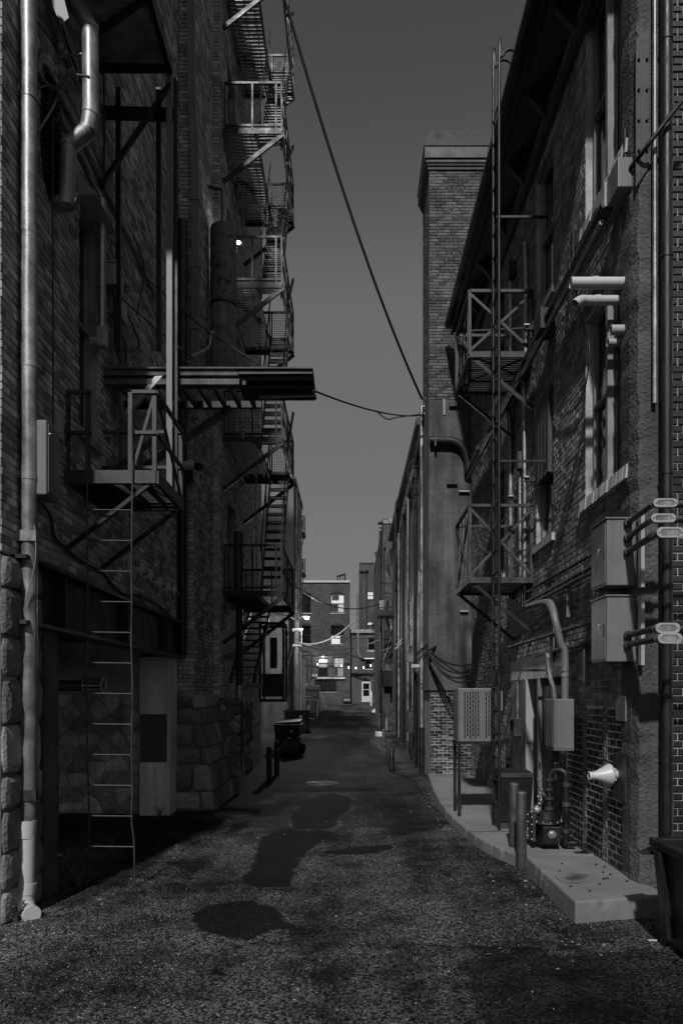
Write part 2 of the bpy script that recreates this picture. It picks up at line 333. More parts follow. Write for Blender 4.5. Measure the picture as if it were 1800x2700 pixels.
def masonry(parent, O, U, Nn, rect, mat, holes=(), bl=.203, bh=.064, j=.011, t=.014, c=.005, singles=0, name='brick', wide=90, rough=.0025, mass='brickwork', fixed_header=True):
    u0, u1, z0, z1 = rect; rows = []; nrow = int((z1-z0)/(bh+j))+1
    for i in range(nrow):
        z = z0+i*(bh+j); zc = z+bh/2
        if z+bh > z1+.01: break
        hdr = fixed_header and i % 7 == 5
        L = bl/2-j/2 if hdr else bl; off = (0 if i % 2 else (bl+j)/2) if not hdr else (bl+j)/4
        segs = [(u0, u1)]
        for h in holes:
            if h[2] < zc < h[3]:
                ns = []
                for a, b in segs:
                    if h[1] <= a or h[0] >= b: ns.append((a, b)); continue
                    if h[0]-a > .02: ns.append((a, h[0]))
                    if b-h[1] > .02: ns.append((h[1], b))
                segs = ns
        for a, b in segs:
            k = math.floor((a-u0-off)/(L+j))
            while True:
                s = u0+off+k*(L+j); e = s+L; k += 1
                if s >= b: break
                s2, e2 = max(s, a), min(e, b)
                if e2-s2 < .03: continue
                x, y, _ = to_world(O, U, Nn, (s2+e2)/2, 0, zc)
                if y < .8: continue
                px, py = proj(x, y, zc)
                if not (-wide < px < 1800+wide and -wide < py < 2700+wide): continue
                sc_ = (abs(U[0])*(e2-s2)*F/y+abs(U[1])*(e2-s2)*abs(x)*F/(y*y))*bh*F/y
                inside = 4 < px < 1796 and 4 < py < 2696
                rows.append(((s2+e2)/2, zc, (e2-s2)/2, bh/2, sc_ if (inside and abs(e2-s2-bl) < 1e-4) else -1))
    if not rows: return
    A = np.array(rows); order = np.argsort(-A[:,4]); pick = [i for i in order[:singles] if A[i,4] > 0]; rest = np.setdiff1d(np.arange(len(A)), pick)
    o0 = ORG.get(root_of(parent).name, (0,0,0))
    if len(pick):
        v = brick_verts(bl/2, bh/2, t, c); wv = [(U[0]*a+Nn[0]*b, U[1]*a+Nn[1]*b, d) for a, b, d in v]
        me = mesh_from(name, wv, [tuple(map(int, f)) for f in TPL_F]); me.materials.append(mat)
        for i in pick:
            p = to_world(O, U, Nn, A[i,0], RNG.uniform(-rough, rough), A[i,1])
            o = bpy.data.objects.new(name, me); C.objects.link(o); o.parent = parent
            o.location = (p[0]-o0[0], p[1]-o0[1], p[2]-o0[2])
    R = A[rest]; n = len(R)
    if n:
        hl, hh = R[:,2]-RNG.uniform(0, .003, n), R[:,3]-RNG.uniform(0, .003, n)
        T = brick_verts(1, 1, 1, 0); vv = np.zeros((n, 12, 3)); nn = RNG.uniform(-rough, rough, n)
        su = np.sign(T[:,0]); sz = np.sign(T[:,2]); cc = np.array([0]*8+[c]*4); lv = np.array([-.004]*4+[t-c]*4+[t]*4)
        tilt = RNG.normal(0, .006, n)
        lu = su[None]*hl[:,None]-su*cc; lz = sz[None]*hh[:,None]-sz*cc
        lz = lz+lu*tilt[:,None]
        ln = lv[None]+nn[:,None]*(lv > 0)
        uu = R[:,0][:,None]+lu
        vv[:,:,0] = O[0]+U[0]*uu+Nn[0]*ln-o0[0]; vv[:,:,1] = O[1]+U[1]*uu+Nn[1]*ln-o0[1]; vv[:,:,2] = R[:,1][:,None]+lz-o0[2]
        ff = (TPL_F[None]+(np.arange(n)*12)[:,None,None]).reshape(-1, 4)
        me = bpy.data.meshes.new(mass); me.from_pydata(vv.reshape(-1, 3).tolist(), [], ff.tolist()); me.materials.append(mat)
        o = bpy.data.objects.new(mass, me); C.objects.link(o); o.parent = parent; o['kind'] = 'stuff'
def clip_poly(poly, a, b, c):           # keep a*x+b*y <= c
    out = []
    for i in range(len(poly)):
        p, q = poly[i], poly[(i+1) % len(poly)]; dp, dq = a*p[0]+b*p[1]-c, a*q[0]+b*q[1]-c
        if dp <= 0: out.append(p)
        if dp*dq < 0:
            t = dp/(dp-dq); out.append((p[0]+(q[0]-p[0])*t, p[1]+(q[1]-p[1])*t))
    return out
def stone_mesh(mb, poly, O, U, Nn, t, dome):
    n = len(poly); cx = sum(p[0] for p in poly)/n; cz = sum(p[1] for p in poly)/n
    P3 = lambda u, nn, z: to_world(O, U, Nn, u, nn, z)
    sub = []
    for i in range(n):                  # round the corners
        a, b, c_ = poly[i-1], poly[i], poly[(i+1) % n]
        sub += [(b[0]*.74+a[0]*.26, b[1]*.74+a[1]*.26), (b[0]*.93+(a[0]+c_[0])*.035, b[1]*.93+(a[1]+c_[1])*.035), (b[0]*.74+c_[0]*.26, b[1]*.74+c_[1]*.26)]
    m = len(sub); rings = []
    for sc_, d in ((1, -.02), (1, t*.45), (.93, t*.85), (.66, t+dome*.6)):
        rings.append([P3(cx+(u-cx)*sc_, d+(RNG.normal(0, dome*.22) if sc_ < 1 else 0), cz+(z-cz)*sc_) for u, z in sub])
    vs = [p for r in rings for p in r]+[P3(cx, t+dome, cz)]
    fs = [(k*m+i, k*m+(i+1) % m, (k+1)*m+(i+1) % m, (k+1)*m+i) for k in range(3) for i in range(m)]
    fs += [(3*m+i, 3*m+(i+1) % m, 4*m) for i in range(m)]
    mb.add(vs, fs, False)
def rubble(parent, O, U, Nn, rect, mat, size=.34, gap=.018, t=.03, dome=.03, squash=1.35, name='stone', keep=None, jit=.42, jz=.2):
    u0, u1, z0, z1 = rect; pts = []; nz = max(1, round((z1-z0)/(size/squash))); row = 0
    for i in range(-1, nz+1):
        nu = max(1, round((u1-u0)/size))
        for k in range(-1, nu+2):
            pts.append((u0+(k+.5+(.5 if i % 2 else 0)*.9+RNG.uniform(-jit, jit))*(u1-u0)/nu, z0+(i+.5+RNG.uniform(-jz, jz))*(z1-z0)/nz))
    for i, p in enumerate(pts):
        poly = [(u0, z0), (u1, z0), (u1, z1), (u0, z1)]
        for k, q in enumerate(pts):
            if k == i: continue
            du, dz = q[0]-p[0], (q[1]-p[1]); L = math.hypot(du, dz)
            if L > size*4 or L < 1e-6: continue
            poly = clip_poly(poly, du/L, dz/L, (du/L)*(p[0]+q[0])/2+(dz/L)*(p[1]+q[1])/2-gap/2)
            if len(poly) < 3: break
        if len(poly) < 3: continue
        ar = abs(sum(poly[k][0]*poly[(k+1) % len(poly)][1]-poly[(k+1) % len(poly)][0]*poly[k][1] for k in range(len(poly))))/2
        if ar < .004: continue
        if keep and not keep(sum(a for a, _ in poly)/len(poly), sum(b for _, b in poly)/len(poly)): continue
        mb = MB(); stone_mesh(mb, poly, O, U, Nn, t, dome*RNG.uniform(.4, 1.3)); part(name, mb, mat, parent)
def ashlar(parent, O, U, Nn, rect, mat, hs=(.3, .42), ls=(.4, .9), gap=.02, t=.03, dome=.02, name='stone'):
    u0, u1, z0, z1 = rect; z = z0
    while z < z1-.08:
        h = min(RNG.uniform(*hs), z1-z); u = u0
        if z1-(z+h) < .12: h = z1-z
        while u < u1-.05:
            l = min(RNG.uniform(*ls), u1-u)
            if u1-(u+l) < .15: l = u1-u
            g = gap/2; jz = lambda: RNG.uniform(-.012, .012)
            poly = [(u+g+jz(), z+g+jz()), (u+l-g+jz(), z+g+jz()), (u+l-g+jz(), z+h-g+jz()), (u+g+jz(), z+h-g+jz())]
            mb = MB(); stone_mesh(mb, poly, O, U, Nn, t, dome); part(name, mb, mat, parent); u += l
        z += h
def window(parent, O, U, Nn, u0, u1, z0, z1, deep=.14, fw=.06, mats=None, rows=(.5,), cols=1, sill=True, frame_mat=None, pane_mat=None, sill_mat=None, head=None):
    T = lambda u, n, z: to_world(O, U, Nn, u, n, z)
    fm = frame_mat or m_trim; pm = pane_mat or m_glass
    def slab(mb, a, b, c, d, n0, n1):
        mb.hexa([T(a,n0,c), T(b,n0,c), T(b,n1,c), T(a,n1,c)], [T(a,n0,d), T(b,n0,d), T(b,n1,d), T(a,n1,d)])
    mb = MB(); n0, n1 = -deep-.05, -deep+.02
    slab(mb, u0, u0+fw, z0, z1, n0, n1); slab(mb, u1-fw, u1, z0, z1, n0, n1)
    slab(mb, u0+fw, u1-fw, z1-fw, z1, n0, n1); slab(mb, u0+fw, u1-fw, z0, z0+fw, n0, n1)
    wobj = part('window', mb, fm, parent)
    cuts = [z0+fw]+[z0+fw+(z1-z0-2*fw)*r for r in rows]+[z1-fw]
    for i, (a, b) in enumerate(zip(cuts, cuts[1:])):
        if i:
            q = MB(); slab(q, u0+fw, u1-fw, a-.02, a+.02, n0, n1+.012); part('meeting_rail', q, fm, wobj)
        for k in range(cols):
            c0 = u0+fw+(u1-u0-2*fw)*k/cols; c1 = u0+fw+(u1-u0-2*fw)*(k+1)/cols
            q = MB(); slab(q, c0+.004, c1-.004, a+(.021 if i else 0), b-(.021 if i < len(cuts)-2 else 0), n0+.012, n0+.02)
            pmx = pm[(i*cols+k) % len(pm)] if isinstance(pm, (list, tuple)) else pm
            part('pane', q, pmx, wobj)
            if k:
                q = MB(); slab(q, c0-.012, c0+.012, a, b, n0, n1); part('glazing_bar', q, fm, wobj)
    if sill:
        q = MB(); slab(q, u0-.08, u1+.08, z0-.11, z0-.004, -deep-.05, .05); part('sill', q, sill_mat or m_stone_l, wobj)
    if head:
        q = MB(); slab(q, u0-.1, u1+.1, z1+.004, z1+.2, -.05, .022); part('lintel', q, head, wobj)
    q = MB(); slab(q, u0-.02, u1+.02, z0-.02, z1+.02, -deep-.32, -deep-.3); part('back_board', q, m_black, wobj)
    return wobj
UR, NR = (0, 1), (-1, 0)      # walls on the x > 0 side: u runs away from the eye, normal towards the alley
UL, NL = (0, 1), (1, 0)
UX, NY = (1, 0), (0, -1)      # walls that face the eye
# ------------------------------------------------------------------ ground
xs = [-120,-60,-30,-15,-8]+list(np.arange(-5, 5.01, .5))+[8,15,30,60,120]
ys = [-60,-30,-10,0,3]+list(np.arange(4, 20, .5))+list(np.arange(20, 66, 1.0))+[80,120,200,400,900]
gv = []
for y in ys:
    for x in xs:
        dip = 0 if abs(x) > 6 else .03*math.exp(-((x+.6)/1.6)**2)*(1 if y > 3 else 0)+.008*math.sin(x*2.1+y*.8)
        gv.append((x, y, gz(y)-dip))
nx = len(xs)
gmb = MB().add(gv, [(j*nx+i, j*nx+i+1, (j+1)*nx+i+1, (j+1)*nx+i) for j in range(len(ys)-1) for i in range(nx-1)], True)
single('ground', 'worn dark asphalt alley floor with gravel speckle', 'asphalt', gmb, m_asphalt, (0,0,0), kind='structure')
def ground_z(x, y):
    dip = 0 if abs(x) > 6 else .03*math.exp(-((x+.6)/1.6)**2)*(1 if y > 3 else 0)+.008*math.sin(x*2.1+y*.8)
    return gz(y)-dip
def patch(name, label, outline, seed=1, lift=.006, mat=None, cat='puddle', z=None, soft=.16):      # outline in pixels of the photograph, laid on the asphalt
    pts = []
    for px, py in outline:
        d = (H-(z or 0))*F/(py-CY); x = (px-CX)*d/F; pts.append((x, d))
    r = random.Random(seed); mx_ = sum(p[0] for p in pts)/len(pts); my_ = sum(p[1] for p in pts)/len(pts)
    pts = [(mx_+(x-mx_)*1.12, my_+(y-my_)*1.10) for x, y in pts]; n = len(pts); fine = []
    for i in range(n):
        a, b, c, d_ = pts[i-1], pts[i], pts[(i+1) % n], pts[(i+2) % n]
        for k in range(8):
            t = k/8
            q = [.5*((2*b[m])+(c[m]-a[m])*t+(2*a[m]-5*b[m]+4*c[m]-d_[m])*t*t+(3*b[m]-a[m]-3*c[m]+d_[m])*t**3) for m in (0, 1)]
            fine.append((q[0]+r.uniform(-.018, .018), q[1]+r.uniform(-.03, .03)))
    from mathutils.geometry import delaunay_2d_cdt
    m = len(fine); xs_ = [p[0] for p in fine]; ys_ = [p[1] for p in fine]; st = .05 if (max(ys_)-min(ys_)) < 1.2 else .10; inner = []
    def inside(x, y):
        c = False
        for i in range(m):
            (x1, y1), (x2, y2) = fine[i], fine[(i+1) % m]
            if (y1 > y) != (y2 > y) and x < (x2-x1)*(y-y1)/(y2-y1)+x1: c = not c
        return c
    for x in np.arange(min(xs_), max(xs_), st):
        for y in np.arange(min(ys_), max(ys_), st):
            if inside(x, y): inner.append((x, y))
    co, _, tris, _, _, _ = delaunay_2d_cdt([Vector(p) for p in fine+inner], [], [list(range(m))], 1, 1e-4)
    mb = MB().add([(p.x, p.y, (ground_z(p.x, p.y) if z is None else z)+lift) for p in co], [tuple(f) for f in tris], True)
    o = single(name, label, cat, mb, mat or m_tar, kind='structure')
    at = o.data.attributes.new('fade', 'FLOAT', 'POINT'); fa = np.array(fine+fine[:1])
    for k, p in enumerate(co):
        q = np.array((p.x, p.y)); ab = fa[1:]-fa[:-1]; t = np.clip(((q-fa[:-1])*ab).sum(1)/np.maximum((ab*ab).sum(1), 1e-9), 0, 1)
        at.data[k].value = float(min(1, np.sqrt((((fa[:-1]+ab*t[:,None])-q)**2).sum(1)).min()/soft))
patch('puddle', 'broad flat dark wet patch in the asphalt nearest the viewer', [(500,2412),(540,2385),(610,2371),(680,2372),(735,2392),(760,2418),(800,2440),(825,2446),(770,2452),(720,2450),(690,2466),(640,2478),(570,2460),(515,2440)], 1)
patch('puddle', 'small ragged dark spot in the asphalt below the broad wet patch', [(525,2552),(560,2535),(548,2524),(585,2522),(600,2545),(622,2560),(590,2572),(555,2570)], 2)
patch('puddle', 'long dark wet streak running up the middle of the alley', [(640,2320),(665,2270),(690,2205),(760,2190),(860,2185),(868,2205),(820,2240),(795,2275),(780,2320),(720,2330)], 3)
patch('puddle', 'thin dark streak across the asphalt beside the long wet streak', [(850,2240),(930,2226),(1010,2222),(1040,2230),(1000,2245),(900,2252)], 4)
patch('puddle', 'dark damp hollow in the asphalt short of the manhole cover', [(770,2165),(800,2110),(860,2092),(920,2100),(930,2125),(900,2150),(890,2172),(820,2180)], 5)

patch('asphalt_patch', 'newer dark asphalt strip beside the raised slab end', [(1228,2540),(1300,2522),(1500,2512),(1790,2498),(1990,2500),(2300,2560),(2300,2900),(1420,2900),(1310,2720),(1262,2630)], 6, .005, m_asphalt_n, 'asphalt', soft=.2)
patch('asphalt_patch', 'dark asphalt along the open bay', [(140,2365),(250,2300),(330,2240),(400,2185),(560,2160),(590,2190),(480,2235),(420,2290),(350,2330),(260,2372),(170,2400)], 7, .005, m_asphalt_n, 'asphalt', soft=.3)  # darker strip of asphalt, fading at its edges
patch('asphalt_patch', 'smooth asphalt with painted-in shade filling the alley beyond the manhole cover', [(520,2150),(600,2080),(650,2035),(760,1985),(900,1962),(985,1980),(1080,2050),(1135,2110),(1170,2165),(1060,2180),(940,2172),(860,2190),(740,2170),(640,2185)], 8, .004, m_asphalt_n, 'asphalt', soft=.5)  # smoother asphalt, darkened further to carry the light falloff down the alley

patch('asphalt_seam', 'thin dark trench seam running across the near asphalt', [(690,2473),(850,2478),(1000,2483),(1200,2488),(1400,2492),(1600,2492),(1770,2489),(1770,2496),(1600,2501),(1400,2502),(1200,2498),(1000,2492),(850,2487),(690,2480)], 10, .004, m_asphalt_n, 'asphalt', soft=.03)

# concrete walk and slab along the brick wall
def flat_slab(name, label, poly, z0, z1, mat):
    r = random.Random(len(poly)); n = len(poly); loop = []
    for i in range(n):
        a, b = poly[i], poly[(i+1) % n]; k = max(1, int(math.hypot(a[0]-b[0], a[1]-b[1])/.07))
        for q in range(k):
            x, y = a[0]+(b[0]-a[0])*q/k, a[1]+(b[1]-a[1])*q/k; loop.append((x, y))
    cx = sum(p[0] for p in loop)/len(loop); cy = sum(p[1] for p in loop)/len(loop); m = len(loop); rings = []
    ch = [max(0, r.gauss(0, .006))+(.022 if r.random() < .06 else 0) for _ in loop]
    def off(i, d):                      # inward offset along the local normal
        a, b = loop[i-1], loop[(i+1) % m]; tx, ty = b[0]-a[0], b[1]-a[1]; L = math.hypot(tx, ty) or 1; nx_, ny_ = -ty/L, tx/L
        x, y = loop[i]
        if (cx-x)*nx_+(cy-y)*ny_ < 0: nx_, ny_ = -nx_, -ny_
        return x+nx_*d, y+ny_*d
    for dz, dd in ((z0-z1, -.01), (-.11, -.004), (-.018, 0), (-.004, .008), (0, .022)):
        rings.append([(*off(i, dd+ch[i]*(1 if dz > -.05 else .3)), z1+dz-(ch[i]*.6 if dz > -.03 else 0)) for i in range(m)])
    mb = MB(); mb.add([p for q in rings for p in q], [(k*m+i, k*m+(i+1) % m, (k+1)*m+(i+1) % m, (k+1)*m+i) for k in range(4) for i in range(m)])
    mb.add(rings[-1], [tuple(range(m))])
    return single(name, label, 'pavement', mb, mat, (0,0,0), kind='structure')
flat_slab('pavement', 'raised pale concrete slab with a broken front edge', [(2.01,6.30),(2.30,6.36),(2.60,6.41),(2.93,6.50),(2.93,6.88),(2.835,6.90),(2.835,8.20),(2.10,8.22),(2.01,8.10)], -.2, .195, m_slab)
edge = [(1.97,8.32),(1.84,8.7),(1.72,9.2),(1.64,9.9),(1.585,10.6),(1.565,11.4),(1.575,12.2),(1.60,13.0),(1.65,14.0),(1.72,15.0),(1.78,15.8)]
flat_slab('pavement', 'curved concrete walk under the condenser and bollards', edge[::1]+[(1.86,16.9),(2.835,16.9),(2.835,8.24),(2.12,8.25)], -.2, .15, m_slab)
patch('stain', 'dark oily stain on the raised concrete slab', [(1470,2312),(1495,2301),(1540,2302),(1562,2313),(1530,2326),(1492,2325)], 9, .0012, m_slab_stain, 'stain', z=.195, soft=.12)
mb = MB()
for y in (9.75, 12.1): mb.box(1.6 if y > 10 else 1.66, 2.83, y, y+.012, .1502, .152)
single('expansion_joint', 'dark tooled joints across the curved concrete walk', 'joint', mb, m_wet, kind='structure')

# ------------------------------------------------------------------ R1: brick building with the deep eave
XR = 2.84
R1 = thing('brick_building', 'tall brick building with deep black eave, boarded windows and electrical boxes', 'building', (XR, 7, 0))
winA = (7.16, 8.50, 7.72, 10.2); winB = (7.16, 8.50, 4.42, 6.55); winC = (9.85, 10.75, 7.78, 9.9); winD = (9.85, 10.75, 4.32, 6.45)
winE = (13.0, 13.9, 7.78, 9.9); winF = (13.0, 13.9, 4.32, 6.45); doorR = (9.45, 12.35, .15, 2.62)
holesR = [winA, winB, winC, winD, winE, winF, doorR]
wall_back(R1, 'wall', (XR,0), UR, NR, (7.06, 16.5, 0, 10.6), m_mortar, holesR, thick=.45)
panels = [(7.22, 7.76, .2, 1.92), (7.92, 8.46, .2, 1.92), (8.60, 9.2, .16, 1.92)]
masonry(R1, (XR,0), UR, NR, (7.3, 16.5, .2, 10.55), m_brick_r, holesR+panels, singles=260, t=.008, c=.003, rough=.004)
for k, p in enumerate(panels):
    wall_back(R1, 'painted_panel', (XR,0), UR, NR, p, m_mortar_p, thick=.04, n0=.002)
    masonry(R1, (XR,0), UR, NR, p, m_brick_k, singles=13, t=.004, c=.002, rough=.001, bh=.068, j=.013, bl=.19, name='painted_brick', mass='painted_brickwork', fixed_header=False)
# end wall towards the eye, behind the corner pier
wall_back(R1, 'end_wall', (0,7.02), UX, NY, (3.18, 6, 0, 10.6), m_mortar_d, thick=.3)
masonry(R1, (0,7.02), UX, NY, (3.16, 3.7, .1, 10.2), m_brick_k, singles=30)  # brick blackened to carry the shade on this wall
# rough concrete corner pier
mb = MB(); rr = random.Random(3)
zz = np.arange(0, 10.61, .12); prof = []
for z in zz:
    e = rr.uniform(-.012, .012)
    prof.append([(2.815+e, 7.31, z), (2.80+e, 7.06+rr.uniform(-.02,.02), z), (2.835+rr.uniform(-.02,.02), 6.93+rr.uniform(-.01,.02), z), (3.02, 6.915+rr.uniform(-.006,.006), z), (3.17+rr.uniform(-.01,.01), 6.92, z), (3.17, 7.31, z)])
vs = [p for q in prof for p in q]; mb.add(vs, [(k*6+i, k*6+(i+1) % 6, (k+1)*6+(i+1) % 6, (k+1)*6+i) for k in range(len(zz)-1) for i in range(6)])
part('corner_pier', mb, m_conc_r, R1)
# eave: soffit, fascia, gutter, brackets; roof slab
mb = MB(); mb.box(2.42, 6, 6.6, 16.6, 10.62, 10.70); part('soffit', mb, m_wood, R1)
mb = MB(); mb.box(2.36, 2.42, 6.6, 16.6, 10.58, 10.86); part('fascia', mb, m_iron, R1)
mb = MB(); mb.prism([(2.22,6.55,10.86),(2.22,6.55,10.78),(2.27,6.55,10.73),(2.355,6.55,10.73),(2.355,6.55,10.86)], (0,10.1,0)); part('gutter', mb, m_iron, R1)
for y in np.arange(7.4, 16.6, 1.3):
    mb = MB(); mb.prism([(2.50,y,10.615),(2.80,y,10.615),(2.80,y,10.25),(2.74,y,10.35)], (0,.09,0)); part('eave_bracket', mb, m_wood, R1)
mb = MB(); mb.box(2.5, 7, 6.7, 16.6, 10.71, 10.95); part('roof', mb, m_wood, R1)
mb = MB(); mb.box(2.76, 2.84, 7.32, 16.5, 10.06, 10.24); part('cornice_band', mb, m_wood, R1)
# windows
for wd, nm in ((winA, 0), (winB, 1)):
    u0, u1, z0, z1 = wd
    um = u0+.62
    wobj = window(R1, (XR,0), UR, NR, um, u1, z0, z1, frame_mat=m_wood_l if nm else m_trim, sill=False, deep=.10, fw=.07)
    q = MB()
    q.box(XR-.02, XR+.07, um-.06, um, z0, z1); part('mullion', q, m_wood_l, wobj)
    nb = 5
    for k in range(nb):
        a = u0+(um-.06-u0)*k/nb; b = u0+(um-.06-u0)*(k+1)/nb
        q = MB(); q.box(XR+.05+.008*(k % 2), XR+.075, a+.004, b-.004, z0, z1); part('board', q, m_wood, wobj)
    # row of soldier bricks as the sill
    n = 17
    for k in range(n):
        a = u0-.06+(u1-u0+.12)*k/n; b = u0-.06+(u1-u0+.12)*(k+1)/n
        q = MB(); e = RNG.uniform(-.008, .008)
        q.hexa([(XR-.075+e,a+.005,z0-.17),(XR-.075+e,b-.005,z0-.17),(XR+.06,b-.005,z0-.17),(XR+.06,a+.005,z0-.17)], [(XR-.06+e,a+.005,z0-.03),(XR-.06+e,b-.005,z0-.03),(XR+.06,b-.005,z0-.002),(XR+.06,a+.005,z0-.002)])
        part('sill_brick', q, m_brick_p, wobj)
for wd in (winC, winD, winE, winF):
    u0, u1, z0, z1 = wd
    wobj = window(R1, (XR,0), UR, NR, u0, u1, z0, z1, frame_mat=m_wood_l, deep=.08, fw=.10, sill_mat=m_brick_p)
    if wd is winD:
        q = MB()
        for k in range(4): q.box(XR-.05, XR+.06, u0+.1+k*.17, u0+.1+k*.17+.13, z0+.9, z1-.05)
        part('shutter_board', q, m_wood, wobj)
# recessed doorway: grey infill panel, frame posts, door leaf, lintel
D0, D1, DZ0, DZ1 = doorR
mb = MB(); mb.box(XR+.30, XR+.34, D0, D1, DZ0, DZ1); part('doorway_back', mb, m_door, R1)
mb = MB(); mb.box(XR-.03, XR+.30, D0-.05, D1+.05, 2.30, 2.62); part('door_lintel', mb, m_conc, R1)
mb = MB(); mb.box(XR-.02, XR+.03, 11.35, 12.35, .16, 2.30); part('infill_panel', mb, m_box, R1)
for y in (11.25, 10.52): 
    mb = MB(); mb.box(XR-.05, XR+.1, y-.05, y+.05, .155, 2.30); part('door_post', mb, m_box_l if y > 11 else m_box, R1)
mb = MB(); mb.box(XR+.0, XR+.05, 9.5, 10.45, .17, 2.18); dleaf = part('door', mb, m_door, R1)
mb = MB(); mb.box(XR-.012, XR, 9.62, 10.33, 1.25, 2.0); part('door_panel', mb, m_door, dleaf)
mb = MB(); mb.tube([(XR-.05,10.36,1.05),(XR-.05,10.36,1.2)], .012, 8); part('handle', mb, m_galv, dleaf)
for z in (.5, 1.2, 1.95):
    mb = MB(); mb.box(XR-.015, XR+.0, 9.505, 9.53, z, z+.1); part('hinge', mb, m_iron, dleaf)

# ------------------------------------------------------------------ chimney stack past the eave
CD0, CD1, CX0, CX1 = 17.0, 18.5, 1.88, 3.27
CH = thing('chimney_stack', 'square brick chimney stack with stepped cap above a board-marked concrete base', 'chimney', (CX0, CD0, 0))
mb = MB(); mb.box(CX0, CX1, CD0, CD1, 2.15, 9.2); part('concrete_base', mb, m_formed, CH, bev=.02)
mb = MB(); mb.box(CX0+.02, CX1-.02, CD0+.02, CD1-.02, 9.2, 14.75); part('core', mb, m_mortar_c, CH)
masonry(CH, (0,CD0+.02), UX, NY, (CX0+.02, CX1-.02, 9.21, 14.75), m_brick_c, singles=300, t=.012, wide=40)
masonry(CH, (CX0+.02,0), UR, NR, (CD0+.02, CD1-.02, 9.21, 14.75), m_brick_c, t=.012, mass='side_brickwork', wide=40)
for k, (e, z0, z1) in enumerate(((.025,14.76,14.83),(.05,14.832,14.9),(.075,14.902,14.98),(.11,14.982,15.26))):
    mb = MB(); mb.box(CX0-e, CX1+e, CD0-e, CD1+e, z0, z1); part('cap_course', mb, m_brick_c if k < 3 else m_steel, CH, bev=.01)
mb = MB(); e = .11; mb.hexa([(CX0-e-.02,CD0-e-.02,15.262),(CX1+e+.02,CD0-e-.02,15.262),(CX1+e+.02,CD1+e+.02,15.262),(CX0-e-.02,CD1+e+.02,15.262)],
    [(CX0+.02,CD0,15.72),(CX1-.02,CD0,15.72),(CX1-.02,CD1,15.72),(CX0+.02,CD1,15.72)]); part('hood', mb, m_iron, CH)
mb = MB(); mb.box(CX0+.05, CX1, CD0+.06, CD1, 0, 2.14); part('foot', mb, m_mortar_d, CH)
masonry(CH, (0,CD0+.06), UX, NY, (CX0+.05, CX1, .02, 2.12), m_brick_c, bl=.19, bh=.052, j=.018, t=.03, c=.012, rough=.02, name='foot_brick', mass='foot_brickwork', wide=40, fixed_header=False)
for k, (px, py, ww, hh, dk) in enumerate(((1196,1068,26,12,0),(1190,1270,28,18,0),(1222,1297,28,4,1),(1222,1612,22,4,1))):
    x, y, z = P(px, py, CD0); s = CD0/F
    mb = MB(); mb.box(x-ww*s/2, x+ww*s/2, CD0-.08, CD0, z-hh*s/2, z+hh*s/2); part('bracket', mb, m_box_l if dk else m_steel, CH)
mb = MB(); x, y, z = P(1170, 1075, CD0); mb.box(x-.02, x+.02, CD0-.03, CD0, z-.18, z+.2); part('strap', mb, m_box_l, CH)

# ------------------------------------------------------------------ R2, R3: dark buildings farther along
R2 = thing('dark_building', 'long black sheet-metal sided building crowded with pipes beyond the chimney', 'building', (1.92, 18.5, 0))
mb = MB(); mb.box(1.92, 7, 18.5, 32.5, -.3, 9.15); part('wall', mb, m_siding, R2)
for k, y in enumerate(np.arange(18.6, 32.4, .62)):
    mb = MB(); mb.box(1.87 if k % 4 == 0 else 1.895, 1.92, y, y+(.22 if k % 4 == 0 else .07), -.3, 9.1-(k % 3)*.02); part('siding_rib', mb, m_siding if k % 4 else m_wood, R2)
mb = MB(); mb.box(1.72, 7, 18.45, 32.6, 9.16, 9.34); part('eave', mb, m_iron, R2)
window(R2, (1.92,0), UR, NR, 22.2, 23.0, 3.6, 5.0, deep=-.04, sill=False, frame_mat=m_trim)
R3 = thing('brick_building', 'narrow brick building with a bare camera-facing wall behind the balcony', 'building', (1.55, 33, gz(33)))
R3['label'] = 'narrow brick building with bare end wall beyond the sheet-metal building'
mb = MB(); mb.box(1.55, 7, 33, 46, 0, 10.1); part('wall', mb, m_far_x, R3)
mb = MB(); mb.box(1.50, 7, 32.95, 46.05, 10.1, 10.3); part('parapet', mb, m_stone, R3)
mb = MB(); mb.box(1.535, 1.55, 33.05, 46, 0, 10.05); part('side_wall', mb, m_plaster, R3)

# ------------------------------------------------------------------ L1: brick building over the steel-beamed bay
XL = -3.1
L1 = thing('brick_building', 'brick building carried by a riveted steel beam over an open stone-walled bay', 'building', (XL, 7.3, 0))
wl1 = (8.0, 8.55, 5.1, 7.7); wl2 = (9.35, 9.72, 5.0, 7.55)
grille = (6.95, 7.5, 7.0, 8.5)
holesL = [wl1, wl2]
wall_back(L1, 'wall', (XL,0), UL, NL, (6.21, 12.68, 3.32, 18.5), m_mortar_d, holesL, thick=.45)
masonry(L1, (XL,0), UL, NL, (6.21, 12.68, 3.33, 14.8), m_brick_l, holesL, singles=300, t=.010, c=.004, rough=.005)
